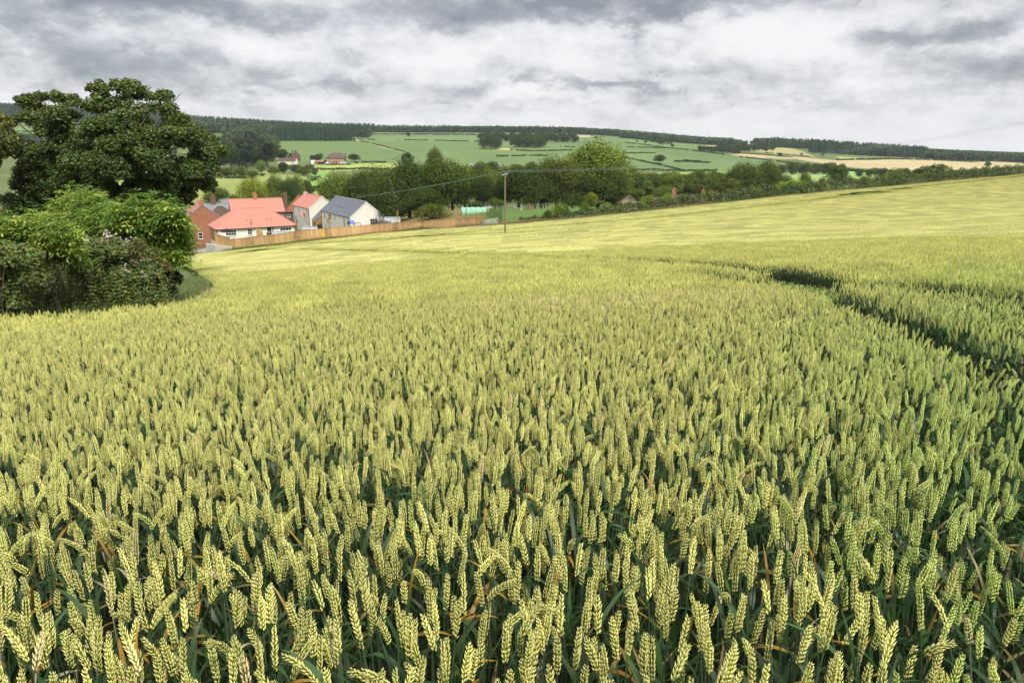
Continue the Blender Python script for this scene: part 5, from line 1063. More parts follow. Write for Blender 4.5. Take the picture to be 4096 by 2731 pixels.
PROTO = {'broad': [proto_broad(s) for s in (1, 2, 3, 4)], 'tall': [proto_broad(s, 7.5, 10, 6500, .40, .08, 40, .9) for s in (11, 12, 13)],
         'rich': [proto_broad(s, 10, 10, 17000, .27, .03, 64, .5) for s in (21, 22, 23)], 'airy': [proto_broad(s, 8.5, 10, 4200, .34, .25, 30, .4, .6) for s in (31, 32)],
         'bush': [proto_broad(s, 11, 8, 4500, .42, .0, 34, .3) for s in (41, 42, 43)], 'dome': [proto_broad(s, 11, 9, 2600, .65, .02, 34, .3) for s in (44, 45, 46)],
         'conifer': [proto_conifer(51), proto_conifer(52)], 'pine': [proto_pine(61), proto_pine(62)]}
PH = {'broad': 10.6, 'tall': 10.6, 'rich': 10.6, 'airy': 10.3, 'bush': 8.8, 'dome': 9.9, 'conifer': 10.1, 'pine': 10.3}
PW = {'broad': 10.6, 'tall': 8.2, 'rich': 10.6, 'airy': 8.8, 'bush': 11.6, 'dome': 11.6, 'conifer': 5.2, 'pine': 6.0}
rngt = np.random.default_rng(77); tcount = [0]
def tree_at(px, D, ytop, wpx, kind, tint, label, group=None, name=None, cat=None, sink=0.0, ybase=None):
    g = on_ground(px, D); u = pix2xyz(px, ytop, D); H = u[2] - g[2]
    H = max(H, 1.0); Wd = wpx * D / F; tcount[0] += 1; pr = PROTO[kind]; pr = pr[tcount[0] % len(pr)]
    shrub = kind == 'bush'
    t = thing(name or ('shrub' if shrub else {'conifer': 'conifer_tree', 'pine': 'pine_tree'}.get(kind, 'broadleaf_tree')), (g[0], g[1], g[2] - sink), label, cat or ('shrub' if shrub else 'tree'), group, rngt.uniform(0, 6.28))
    t.scale = (Wd / PW[kind], Wd / PW[kind], (H + sink) / PH[kind])
    tv = np.asarray(tint) * rngt.uniform(.9, 1.1)
    for nm, me in pr:
        c = bpy.data.objects.new(nm, me); COL.objects.link(c); c.parent = t
        if nm == 'crown': c.color = (*tv, 1)
    return t
T_DARK, T_MID, T_LIGHT, T_YEL, T_BLUE, T_OLIVE, T_GREY = (.52, .60, .55), (.78, .84, .75), (1.2, 1.2, 1.0), (2.0, 1.65, .9), (.48, .62, .75), (1.0, .92, .8), (1.5, 1.45, 2.2)
# trees behind the timber fence and the paddock
for a in [(1365, 196, 668, 205, 'rich', T_LIGHT, 'yellowish green rounded tree right behind the two white houses'), (1515, 186, 650, 190, 'rich', T_MID, 'dense tree with a grey green crown above the slate roof ridge'),
          (1640, 172, 622, 250, 'rich', T_DARK, 'broad dark sycamore standing behind the right end of the slate house'), (1765, 165, 612, 230, 'rich', T_MID, 'tall full crowned tree left of the green netted tunnel'),
          (1860, 178, 640, 130, 'tall', T_LIGHT, 'narrow light green tree above the netted tunnel'), (1700, 158, 735, 190, 'rich', T_DARK, 'low dark spreading tree skirting the rough grass behind the fence'),
          (2075, 168, 650, 205, 'rich', T_DARK, 'dark rounded tree directly behind the power pole'), (1965, 215, 665, 130, 'broad', T_LIGHT, 'pale green tree in the gap left of the power pole'),
          (2165, 178, 680, 110, 'tall', T_YEL, 'slim yellow green tree just right of the power pole'), (2225, 170, 605, 200, 'rich', T_OLIVE, 'olive brown crowned tree leaning against the tallest tree'),
          (2390, 182, 543, 285, 'rich', (1.55, 1.5, 1.0), 'tallest bright yellow green tree right of the power pole'), (2345, 172, 690, 250, 'rich', T_DARK, 'dark lower tree in front of the tallest tree'),
          (2465, 176, 660, 150, 'rich', T_MID, 'green tree at the right foot of the tallest tree'), (2140, 164, 770, 150, 'bush', T_DARK, 'dark undergrowth shrub at the paddock wire below the trees'), (2290, 165, 765, 170, 'bush', T_DARK, 'dark shrub below the tallest tree beside the paddock wire'),
          (1420, 170, 800, 60, 'bush', T_DARK, 'dark shrub between the slate house and the tree line'), (1580, 160, 815, 150, 'bush', T_DARK, 'dark green shrub mass right of the reddish shed'), (1730, 148, 812, 160, 'bush', T_OLIVE, 'olive nettle grown shrub at the edge of the rough grass'), (1905, 150, 800, 90, 'bush', T_DARK, 'dark bushes behind the netted tunnel'), (1985, 160, 790, 80, 'bush', T_MID, 'green bush between the netted tunnel and the power pole'),
          (1450, 178, 672, 170, 'rich', T_DARK, 'dark full tree filling the gap above the slate house ridge'), (1575, 168, 655, 190, 'rich', T_MID, 'dense tree right of the slate house gable'), (1810, 172, 640, 180, 'rich', T_DARK, 'dark heavy crowned tree behind the netted tunnel'), (1930, 172, 690, 120, 'rich', T_DARK, 'dark low crowned tree left of the power pole'), (2020, 175, 700, 110, 'rich', T_DARK, 'dark tree filling the gap behind the power pole'), (2180, 166, 720, 120, 'rich', T_DARK, 'dark shaded tree behind the paddock wire'),
          (2550, 176, 752, 80, 'airy', T_OLIVE, 'thin brownish green tree by the sandy gabled house'), (2365, 146, 768, 62, 'airy', T_YEL, 'small yellow leaved tree growing out of the low hedge')]: tree_at(*a)
# trees round the roofs and in the meadow behind
for a in [(1018, 243, 698, 140, 'rich', T_YEL, 'rounded yellow green tree above the bungalow roof chimney'), (880, 245, 742, 130, 'rich', T_MID, 'mid green tree above the brick chimney of the brick house'), (950, 228, 770, 90, 'broad', T_LIGHT, 'pale bushy tree left of the yellow green one behind the roofs'),
          (1105, 260, 690, 100, 'rich', T_LIGHT, 'pale green tree right of the yellow green one behind the red roofs'), (1165, 250, 700, 100, 'rich', T_DARK, 'dark blue green tree above the old mossy roof'), (1200, 262, 692, 60, 'airy', T_GREY, 'silvery willow between the dark tree and the meadow'), (1232, 268, 705, 62, 'tall', T_MID, 'slender green tree left of the meadow strip behind the white house'),
          (1115, 226, 758, 130, 'bush', T_OLIVE, 'olive bush behind the old mossy roof'), (1060, 232, 760, 100, 'bush', T_MID, 'green bush behind the orange chimney'), (700, 250, 735, 100, 'rich', T_MID, 'green tree half hidden by the right edge of the big sycamore'), (1245, 330, 742, 90, 'bush', T_DARK, 'dark clipped hedge bush at the end of the meadow strip'), (1300, 300, 715, 70, 'bush', T_DARK, 'dark bush beside the yellowish tree across the meadow strip')]: tree_at(*a)
# round bushes and small trees on the valley floor
for a in [(905, 440, 668, 66, 'dome', T_OLIVE, 'round grey green bush left of the pair in the valley meadow'), (965, 445, 668, 66, 'dome', T_OLIVE, 'round grey green bush right of the pair in the valley meadow'), (872, 470, 668, 34, 'dome', T_MID, 'small bush left of the round pair in the valley'), (1046, 470, 634, 44, 'tall', T_GREY, 'silver leaved tree before the dark pines'), (1095, 470, 665, 50, 'dome', T_OLIVE, 'dark olive bush right of the silver leaved tree'),
          (1135, 480, 642, 52, 'tall', T_DARK, 'upright dark tree in front of the long cottage'), (1185, 500, 655, 60, 'dome', T_DARK, 'dark rounded bush right of the long cottage'), (1215, 460, 662, 70, 'dome', T_OLIVE, 'large olive bush beside the valley meadow corner'), (1240, 540, 655, 40, 'dome', T_MID, 'bright clipped bush left of the white shed'), (1260, 470, 675, 30, 'dome', T_DARK, 'small dark bush in the corner of the pale meadow'), (1010, 430, 680, 60, 'dome', T_OLIVE, 'low scrubby bush between the round pair and the upright tree'),
          (1130, 700, 590, 60, 'tall', T_BLUE, 'tall dark blue green tree left of the farmhouse'), (1165, 720, 612, 45, 'conifer', T_BLUE, 'dark conifer beside the gabled farmhouse'), (1252, 690, 617, 30, 'tall', T_DARK, 'left dark tree of the small group before the thatched house'), (1270, 695, 612, 28, 'tall', T_MID, 'middle birch of the small group before the thatched house'), (1283, 690, 612, 30, 'airy', T_MID, 'right pale stemmed birch of the small group before the thatched house'),
          (1417, 700, 614, 54, 'broad', T_DARK, 'dark round tree right of the thatched house'), (1300, 672, 640, 16, 'dome', T_DARK, 'little bush at the left wall of the thatched house'), (1630, 600, 602, 52, 'tall', T_BLUE, 'dark conifer shaped tree rising behind the yellow green wood'), (1740, 420, 580, 66, 'broad', T_OLIVE, 'rounded tree rising above the tree line in front of the hill'),
          (2638, 760, 617, 52, 'broad', T_DARK, 'lone dark oak on the green slope'), (2712, 790, 640, 40, 'dome', T_OLIVE, 'olive bush at the left end of the dark row on the slope'), (2745, 800, 637, 48, 'dome', T_DARK, 'left tree of the dark row on the green slope'), (2785, 800, 639, 50, 'dome', T_DARK, 'middle tree of the dark row on the green slope'), (2822, 800, 644, 50, 'dome', T_DARK, 'right tree of the dark row on the green slope'),
          (1634, 1190, 525, 16, 'broad', T_DARK, 'tiny lone tree on the top field edge before the wood')]: tree_at(*a)
# dark pines and mixed trees on the lower left slope
for i in range(46):
    D = 550 + i * 8; px = 985 + rngt.uniform(-1, 1) * (118 - i * .5)
    tree_at(px, D, project(*[np.array(q) for q in on_ground(px, D, rngt.uniform(13, 20))])[1], rngt.uniform(66, 96) * 560 / D, ['pine', 'broad', 'tall', 'pine', 'conifer'][i % 5], [T_BLUE, T_DARK, (.6, .6, .5), (.4, .48, .5), (.4, .5, .42)][i % 5], 'dark tree in the clump of pines and oaks below the far wood', 'dark clump below the far wood')
# wooded belt beyond the long hedge
for i in range(26):
    px = 2520 + (i % 13) * 30 + rngt.uniform(-12, 12); D = 285 + (i // 13) * 55 + rngt.uniform(-10, 10)
    tree_at(px, D, rngt.uniform(676, 712) - (i // 13) * 16, rngt.uniform(78, 112), ['broad', 'rich', 'tall', 'bush'][i % 4], [T_OLIVE, T_MID, T_LIGHT, T_DARK][(i * 7) % 4], 'tree of the wooded belt between the tallest tree and the hedge', 'wooded belt beyond the long hedge')
for i in range(9):
    px = 1870 + i * 52 + rngt.uniform(-15, 15); tree_at(px, 330 + rngt.uniform(-20, 30), rngt.uniform(628, 660), rngt.uniform(80, 100), ['broad', 'tall'][i % 2], [T_LIGHT, T_OLIVE, T_MID][i % 3], 'tree in the pale green wood seen behind the power pole', 'pale wood behind the pole')
for a in [(2655, 240, 735, 112, 'rich', T_LIGHT, 'bright rounded tree above the low roofs beyond the hedge'), (2965, 222, 638, 170, 'rich', T_MID, 'large tree with bright left flank beyond the hedge'), (3062, 226, 630, 120, 'rich', T_OLIVE, 'tall brownish green tree beyond the hedge'), (2930, 214, 700, 90, 'tall', T_OLIVE, 'feathery low tree in front of the large pair beyond the hedge'),
          (3125, 232, 690, 110, 'rich', T_OLIVE, 'olive tree sloping down right of the large pair'), (3212, 250, 684, 62, 'broad', T_LIGHT, 'light green round tree left of the dark bush on the hedge'), (3342, 236, 660, 112, 'airy', T_DARK, 'dark upright tree standing behind the hedge above the light meadow'), (3280, 240, 700, 40, 'bush', T_YEL, 'yellow green bush at the back of the hedge'),
          (3575, 255, 672, 110, 'bush', T_LIGHT, 'light bush showing over the hedge left of the ragged tree'), (3730, 262, 650, 160, 'airy', T_DARK, 'ragged dark tree poking over the hedge')]: tree_at(*a)
for i in range(18):
    px = 3120 + i * 15 + rngt.uniform(-6, 6); tree_at(px, 640 + rngt.uniform(0, 60), rngt.uniform(640, 660), rngt.uniform(26, 42), 'dome', [T_DARK, T_MID, T_OLIVE][i % 3], 'tree in the belt between the green meadow and the tan field', 'tree belt below the tan field')
for i in range(22):
    px = 3440 + i * 30 + rngt.uniform(-9, 9); tree_at(px, 560 + rngt.uniform(0, 40), rngt.uniform(664, 676) + .012 * (px - 3440), rngt.uniform(24, 48), 'dome', [T_DARK, T_BLUE, T_OLIVE][i % 3], 'small tree showing along the top of the hedge against the tan field', 'trees before the big tan field')
# oak clumps and scattered trees on the hill
for i, (px, D, h, w_) in enumerate([(1935, 900, 15, 46), (1962, 890, 17, 54), (1990, 905, 14, 44), (1960, 925, 15, 50)]): tree_at(px, D, project(*on_ground(px, D, h))[1], w_, 'dome', T_BLUE, 'oak in the round dark clump with a bare patch beside it', 'left oak clump on the hill')
for i in range(9):
    px = 2058 + i * 14; D = 930 + (i % 3) * 14; tree_at(px, D, project(*on_ground(px, D, 14 + 2 * (i % 2)))[1], 44, 'dome', T_BLUE, 'oak in the wide dark clump right of the round clump', 'right oak clump on the hill')
for i in range(26):
    px = 1925 + i * 15 + rngt.uniform(-5, 5); D = 1080 + rngt.uniform(0, 60); tree_at(px, D, project(*on_ground(px, D, rngt.uniform(11, 15)))[1], 36, 'dome', T_BLUE, 'oak in the copse behind the two clumps', 'copse behind the oak clumps')
for i in range(9):
    px = 2936 + i * 17 + rngt.uniform(-4, 4); tree_at(px, 1640, 558 + rngt.uniform(0, 5), 19, 'dome', T_BLUE, 'tree in the thin row on the skyline right of the ridge wood', 'thin row of skyline trees')
for i in range(20):
    px = 2870 + (i % 10) * 14 + rngt.uniform(-5, 5); D = 1120 + (i // 10) * 60; tree_at(px + 90 * (i // 10), D, project(*on_ground(px, D, rngt.uniform(8, 11)))[1], 26, 'dome', T_BLUE, 'tree in the dark copse between the green slope and straw fields', 'copse among the straw fields')
for i in range(11):
    px = 2800 + i * 15; tree_at(px, 1020, project(*on_ground(px, 1020, 9))[1], 24, 'dome', T_BLUE, 'tree in the dark copse at the right end of the green slope', 'copse at the end of the green slope')
for px, py, w_ in [(2548, 571, 12), (2582, 574, 14), (2645, 578, 22), (2690, 590, 18), (1418, 556, 9), (3206, 622, 14), (2385, 557, 14), (3120, 627, 22), (3950, 664, 26), (3290, 624, 14)]:
    tree_at(px, {2548: 1230, 2582: 1220, 2645: 1180, 2690: 1120, 1418: 1010, 3206: 1080, 2385: 1280, 3120: 1020, 3950: 920, 3290: 1100}[px], py - w_ * .8, w_, 'dome', T_DARK, 'small round bush standing alone along the field hedges of the hill', 'single bushes on the hill hedges')
# --- far woods that read as one mass
def far_proto(rng, kind):
    mb = MB()
    if kind == 'c':
        n = 64; z = rng.uniform(.05, 1, n); a = rng.uniform(0, 6.28, n); r = (1.03 - z) * .24 * rng.uniform(.5, 1.1, n); p = np.stack([r * np.cos(a), r * np.sin(a), z], -1)
        nn = norm(np.stack([np.cos(a), np.sin(a), np.full(n, .6)], -1)); leaves(mb, p, nn, .15, .08, leaf_cols(rng, (0.036, 0.066, 0.036), n, None, .3), rng, axis=np.stack([np.cos(a) * .5, np.sin(a) * .5, -np.ones(n)], -1))
    else:
        pf = [(*(rand_dirs(rng, 1)[0][:2] * rng.uniform(.1, .34)), rng.uniform(.10, .80), rng.uniform(.14, .25)) for _ in range(15)]
        p, nn, k = puff_cloud(rng, pf, 150); leaves(mb, p, nn, .17, .14, leaf_cols(rng, (0.058, 0.094, 0.038), 150, k, .25), rng)
    return np.concatenate(mb.V), np.concatenate(mb.C)
rngf = np.random.default_rng(9); FPR = {'c': [far_proto(rngf, 'c') for _ in range(4)], 'b': [far_proto(rngf, 'b') for _ in range(5)]}
def wood_mass(name, label, cells, tint=(1, 1, 1)):
    VV, CC = [], []
    for (pa, pb, Da, Db, sp, kinds, h0, h1) in cells:
        Dm = (Da + Db) / 2; nx = max(2, int((pb - pa) * Dm / F / sp)); ny = max(1, int((Db - Da) / sp))
        I, J = [q.ravel() for q in np.meshgrid(np.arange(nx), np.arange(ny))]; px = pa + (I + rngf.uniform(0, 1, len(I))) / nx * (pb - pa); D = Da + (J + rngf.uniform(0, 1, len(J))) / ny * (Db - Da)
        X = (px - CX) / F * D * 1.0; Z0 = ground(X, D)
        X = (px - CX) / F * (D * CP - Z0 * SP); Z = ground(X, D); patchy = vnoise(X, D, .012, 5)
        for k in range(len(X)):
            kd = kinds[int((patchy[k] * .5 + .5 + rngf.uniform(-.15, .15)) * len(kinds)) % len(kinds)]; v, c = FPR[kd][rngf.integers(len(FPR[kd]))]; h = rngf.uniform(h0, h1); a = rngf.uniform(0, 6.28); ca, sa = math.cos(a), math.sin(a); sx = h * rngf.uniform(.85, 1.2) * (1.0 if kd == 'c' else 1.05)
            VV.append(np.stack([(v[:, 0] * ca - v[:, 1] * sa) * sx + X[k], (v[:, 0] * sa + v[:, 1] * ca) * sx + D[k], v[:, 2] * h + Z[k] - .3], -1)); CC.append(c * rngf.uniform(.78, 1.25) * np.array(tint))
    V = np.concatenate(VV); mb = MB(); mb.add(V, np.arange(len(V)).reshape(-1, 4), np.concatenate(CC)); o = mb.build(name, M['leaf_far']); tag(o, label, 'wood', kind='stuff'); print(name, len(VV)); return o
wood_mass('conifer_plantation', 'dark conifer plantation with a straight lower edge above the green slope', [(1090, 1405, 1015, 1110, 5.0, 'cccc', 12, 15)])
wood_mass('hillside_wood', 'mixed conifer and broadleaf wood covering the hill on the left', [(740, 1110, 1190, 1560, 8.5, 'bbcbc', 12, 17), (1110, 1480, 1150, 1560, 8.5, 'ccbcc', 13, 17), (900, 1100, 800, 1190, 9, 'bbcb', 11, 15), (-600, 740, 1270, 1600, 11, 'ccbcc', 13, 18), (-600, 1500, 1560, 1680, 7.5, 'cccbc', 14, 18)])
wood_mass('left_valley_wood', 'dark wood on the valley side seen through the big sycamore', [(-300, 700, 700, 850, 9, 'bbc', 10, 15), (-500, 40, 850, 1250, 12, 'bc', 10, 14)])
wood_mass('ridge_wood', 'long wood running along the skyline of the hill', [(1480, 2140, 1560, 1700, 7.5, 'ccbcbb', 11, 16), (2140, 2930, 1570, 1720, 8, 'bbbbbc', 12, 17), (2480, 2960, 1440, 1570, 8.5, 'bbbb', 10, 14)])
wood_mass('right_hill_wood', 'large dark wood of conifers and oaks across the right of the hill', [(3080, 3340, 1420, 1640, 8.5, 'bcbcb', 14, 19), (3240, 3700, 1180, 1600, 9, 'bcccb', 12, 18), (3700, 4500, 1150, 1600, 9.5, 'bbbb', 11, 15), (3020, 3160, 1560, 1680, 9, 'bbb', 14, 19)])
# --- field hedges across the hill
def on_terrain(px, py, Dmin=240.):
    u = (px - CX) / F; v = (py - CY) / F; r = np.array([u, CP - v * SP, -SP - v * CP]); s = np.geomspace(Dmin, 2600, 900); P_ = r[None] * s[:, None]; e = P_[:, 2] - ground(P_[:, 0], P_[:, 1]); k = np.where(e < 0)[0]
    return P_[k[0]] if len(k) else P_[-1]
def far_hedge(pts, h, label, tint=(.75, .8, .8), gap=0.0, Dmin=240., w_=1.0):
    h = h * .6; gap = gap * .15
    P_ = np.array([on_terrain(*q, Dmin) for q in pts]); mb = MB(); VV = []
    for a, b in zip(P_[:-1], P_[1:]):
        L = np.hypot(*(b - a)[:2]); n = max(8, int(L * 22)); t = rngf.random(n); t = t[(np.sin(t * L * .11 + a[0]) > gap * 2 - 1) if gap else slice(None)]; n = len(t)
        if n < 2: continue
        x = a[0] + (b[0] - a[0]) * t + rngf.normal(0, w_ * .4, n); y = a[1] + (b[1] - a[1]) * t + rngf.normal(0, w_ * .4, n); z = ground(x, y) + rngf.uniform(0, 1, n) ** .7 * h * (1 + .25 * np.sin(x * .3) * np.sin(y * .23))
        VV.append(np.stack([x, y, z], -1))
    p = np.concatenate(VV); nn = norm(rng3(len(p)) + [0, 0, .7]); leaves(mb, p, nn, rngf.uniform(.6, 1.1, len(p)), rngf.uniform(.5, .9, len(p)), leaf_cols(rngf, (0.075, 0.115, 0.038), len(p), None, .3) * np.array(tint), rngf)
    tag(mb.build('field_hedge', M['leaf_far']), label, 'hedge', 'field hedges on the hill')
def rng3(n): return rngf.normal(0, .6, (n, 3))
for pts, h, lb, gp in [([(1395, 538), (1500, 538), (1640, 539), (1800, 541), (1910, 541)], 2.2, 'dark hedge along the upper strip left of the oak clumps', .1), ([(1590, 536), (1760, 537), (1900, 537)], 2, 'thin hedge high on the hill just below the ridge wood', .15), ([(1590, 562), (1700, 563), (1800, 565), (1920, 568)], 2.2, 'broken hedge across the middle of the green slope left', .35), ([(1430, 558), (1500, 560)], 2.2, 'short hedge beside the start of the pale track', .1),
                    ([(1440, 566), (1530, 586), (1618, 609)], 1.4, 'low scrub following the pale track down the slope', .55), ([(2040, 600), (2110, 606), (2200, 605), (2290, 602)], 2.2, 'hedge below the wide oak clump', .15), ([(1985, 628), (2060, 626), (2190, 625)], 2.6, 'thick hedge under the grey barn', .05), ([(2500, 572), (2580, 580), (2660, 592), (2740, 600), (2830, 611), (2900, 620)], 2.0, 'long hedge running down right from the ridge wood', .1), ([(2510, 590), (2600, 592), (2680, 594)], 2.2, 'straight hedge in the upper right of the green slope', .1),
                    ([(2500, 614), (2590, 613), (2620, 614)], 1.8, 'short thin hedge left of the lone oak', .2), ([(2500, 632), (2560, 645), (2640, 662), (2720, 680)], 2.2, 'hedge slanting down past the lone oak', .1), ([(2500, 682), (2600, 683), (2720, 686), (2870, 686)], 3, 'thick hedge along the foot of the green slope', .05), ([(2240, 588), (2300, 590)], 2, 'short hedge right of the wide oak clump', .1), ([(2560, 558), (2640, 574), (2690, 580)], 7, 'tall overgrown hedge below the ridge wood', .05),
                    ([(2910, 612), (2990, 617), (3080, 622), (3170, 630)], 2.2, 'hedge between the straw field and the tan strip', .1), ([(2960, 628), (3050, 640), (3140, 650), (3220, 660)], 2.2, 'hedge below the pale tan strip', .15), ([(3060, 612), (3160, 622), (3240, 629)], 2.0, 'hedge under the rounded straw field', .1), ([(3200, 660), (3300, 668), (3420, 684), (3500, 688)], 3, 'hedge along the lower edge of the big tan field', .1), ([(3345, 642), (3440, 640), (3560, 637), (3700, 641), (3900, 650)], 3, 'scrubby edge of the right hill wood along the tan field', .1), ([(3380, 685), (3450, 689), (3500, 694)], 2, 'low hedge between the two light green meadows', .1), ([(1545, 652), (1480, 650), (1420, 653)], 2.2, 'hedge right of the thatched house', .05), ([(1305, 661), (1340, 661), (1400, 660)], 1.8, 'clipped garden hedge in front of the thatched house', .05),
                    ([(780, 708), (860, 705), (960, 704), (1060, 705)], 2.5, 'rough hedge along the valley meadow', .05), ([(1240, 682), (1330, 680), (1420, 678), (1560, 680)], 2.4, 'low hedge beneath the pale meadow', .2), ([(800, 716), (900, 714), (1020, 716)], 2.0, 'second rough hedge nearer in the valley meadow', .1), ([(1230, 730), (1290, 728)], 4.5, 'tall hedge between the two bright meadow strips', .02), ([(60, 530), (160, 528)], 3, 'hedge between the fields seen through the sycamore', .1)]: far_hedge(pts, h, lb, gap=gp)
# ------------------------------------------------------------------ the long hedge, its shrubs and the rough grass below it
def hedge_line(pp): return np.array([on_ground(*q) for q in pp])
HL = hedge_line([(2075, 130.5), (2150, 130), (2300, 131), (2484, 136.5), (2700, 144.5), (3072, 162), (3500, 184), (4096, 234), (4600, 274)])
def build_hedge():
    rng = np.random.default_rng(15); seg = np.hypot(*np.diff(HL[:, :2], axis=0).T); cu = np.concatenate([[0], np.cumsum(seg)]); L = cu[-1]; n = 120000
    s = rng.uniform(0, L, n) ; c = np.stack([np.interp(s, cu, HL[:, k]) for k in (0, 1)], -1); d = np.stack([np.interp(s + .5, cu, HL[:, k]) - np.interp(s - .5, cu, HL[:, k]) for k in (0, 1)], -1); d = norm(d); nn2 = np.stack([-d[:, 1], d[:, 0]], -1)
    hh = np.interp(s, [0, 8, 22, 40, 60, L], [1.2, 1.6, 2.0, 2.6, 2.75, 2.75]) * (1 + .12 * np.sin(s * .9) + .10 * np.sin(s * 2.3 + 1) + .06 * np.sin(s * 5.1)); ww = 1.05 * (1 + .15 * np.sin(s * 1.7 + 2))
    a = rng.uniform(-.12, 1.12, n) * np.pi; rr = rng.uniform(.7, 1.04, n); x = -np.cos(a) * ww * rr; z = np.maximum(.02, np.sin(np.clip(a, 0, np.pi)) ** .55 * hh * rr + np.where(np.abs(np.cos(a)) > .75, rng.uniform(-1, .4, n) * hh * .55, 0)); z = np.clip(z, .03, None)
    p2 = c + nn2 * x[:, None]; p = np.stack([p2[:, 0], p2[:, 1], ground(p2[:, 0], p2[:, 1]) + z], -1)
    out = np.stack([nn2[:, 0] * -np.cos(a), nn2[:, 1] * -np.cos(a), np.sin(a)], -1); nrm = norm(out * .7 + [0, 0, .35] + rng.normal(0, .5, (n, 3))); sz = rng.uniform(.17, .34, n)
    col = leaf_cols(rng, (0.078, 0.115, 0.032), n, None, .3, .15, (0.34, 0.30, 0.22), .035); br = np.sin(s * .55) * np.sin(s * .23 + 1) > .3; col[br] *= [1.25, 1.2, 1.0]
    mb = MB(); leaves(mb, p, nrm, sz, sz * .75, col, rng); tag(mb.build('hedge', M['leaf']), 'long clipped dark hedge climbing along the far edge of the wheat', 'hedge')
build_hedge()
for a in [(2235, 131, 808, 62, 'bush', (1.7, 1.75, 1.1), 'bright green elder shrub in the low hedge right of the power pole'), (2190, 129, 835, 50, 'bush', T_MID, 'low rounded hedge shrub next to the bright elder near the pole'), (2262, 133, 806, 30, 'tall', T_LIGHT, 'small upright bush in the low hedge'), (2338, 134, 800, 46, 'bush', T_LIGHT, 'leafy sycamore shrub left of the yellow leaved tree'), (2430, 139, 806, 56, 'bush', (1.7, 1.75, 1.0), 'bright shrub on the hedge below the sandy gabled house'), (2475, 141, 800, 40, 'bush', T_MID, 'rounded shrub joining the hedge right of the bright one'),
          (2590, 152, 775, 60, 'bush', (1.6, 1.7, 1.0), 'bright shrub above the hedge left of the brick chimney'), (2670, 156, 772, 66, 'bush', (1.7, 1.8, 1.0), 'bright low shrub just left of the brick chimney'), (2848, 168, 752, 50, 'bush', (1.9, 1.0, 2.8), 'purple flowering bush on the hedge'), (3168, 171, 715, 134, 'bush', (1.9, 2.1, 1.0), 'large vivid green clipped bush set in the hedge'), (3452, 192, 698, 44, 'tall', (1.3, 1.55, .9), 'small upright green bush rising from the hedge'), (3010, 163, 745, 80, 'bush', T_OLIVE, 'pale flowering hump of hedge left of the vivid bush'), (2740, 170, 765, 40, 'bush', T_OLIVE, 'drab shrub right of the brick chimney')]: tree_at(*a)
def blades(rng, p, h, wd, col, lean=.25, name='rough_grass', label='', mat='leaf', flat=0.):
    n = len(p); a = rng.uniform(0, 6.28, n); s = np.stack([np.cos(a), np.sin(a), 0 * a], -1); h = h * rng.uniform(.5, 1.25, n); l = np.stack([rng.normal(0, lean, n), rng.normal(0, lean, n), np.ones(n)], -1) * h[:, None]
    wv = (wd * rng.uniform(.6, 1.3, n))[:, None]; m = p + l * .55 + 0; l2 = l * 1.0 + np.stack([l[:, 0] * .9, l[:, 1] * .9, -.12 * h], -1)
    v = np.stack([p - s * wv, p + s * wv, m + s * wv * .8, m - s * wv * .8, p + l2], 1).reshape(-1, 3); b = np.arange(n)[:, None] * 5
    mb = MB(); c = np.repeat(col, 5, 0); mb.add(v, np.concatenate([b + [0, 1, 2, 3]], 0), c); mb.Fc.append((b + [3, 2, 4], np.zeros(n, int)))
    return tag(mb.build(name, M[mat]), label, 'grass', kind='stuff')
def verge():
    rng = np.random.default_rng(19); P_, C_, H_ = [], [], []
    segs = [(640, 166.5), (740, 164.5), (870, 154.4), (930, 149), (1100, 142.7), (1250, 140.4), (1400, 141.7), (1500, 143), (1600, 140.6), (1720, 137), (1820, 133.4), (1925, 130.2), (2030, 128.6), (2150, 127.4), (2300, 128.6), (2484, 133.8), (2700, 141.2), (3072, 158.8), (3500, 181), (4096, 231)]
    for (pa, Da), (pb, Db) in zip(segs[:-1], segs[1:]):
        n = int((pb - pa) * 22); t = rng.random(n); px = pa + (pb - pa) * t; wd = 3.2 if pb < 2500 else 1.1
        D = Da + (Db - Da) * t + rng.uniform(-wd, wd * .55, n); X = (px - CX) / F * D * 1.01; P_.append(np.stack([X, D, ground(X, D)], -1))
        g = np.clip(.5 + .9 * vnoise(X, D, .22, 41) + (.45 if pb <= 1300 else -.25 if pa >= 1800 else 0), 0, 1)[:, None]; C_.append((np.array((0.10, 0.16, 0.045)) * g + np.array((0.26, 0.195, 0.105)) * (1 - g)) * rng.uniform(.65, 1.35, (n, 1)))
        H_.append(np.clip(.80 + .38 * vnoise(X, D, .35, 43), .35, 1.3) + (.2 if pa >= 1800 and pb < 2500 else 0))
    blades(rng, np.concatenate(P_), np.concatenate(H_), .03, np.concatenate(C_), .22, 'verge_grass', 'rough green and straw coloured grass strip along the foot of the fence and hedge')
    # rough grass behind the fence, right
    n = 30000; px = rng.uniform(1540, 2010, n); D = rng.uniform(130, 160, n); X = (px - CX) / F * D; fd = np.interp(px, [q[0] for q in fp] + [2000, 2100], [q[1] for q in fp] + [131, 131]); k = D > fd + 1; X, D, px = X[k], D[k], px[k]; n = len(X)
    g = np.clip(.15 + .5 * vnoise(X, D, .15, 51) + np.clip((px - 1930) / 60, 0, .8), 0, 1)[:, None]; col = (np.array((0.11, 0.19, 0.045)) * g + np.array((0.40, 0.32, 0.17)) * (1 - g)) * rng.uniform(.7, 1.3, (n, 1))
    blades(rng, np.stack([X, D, ground(X, D)], -1), .5, .025, col, .2, 'paddock_grass', 'long pale seeding grass between the timber fence and the trees')
verge()
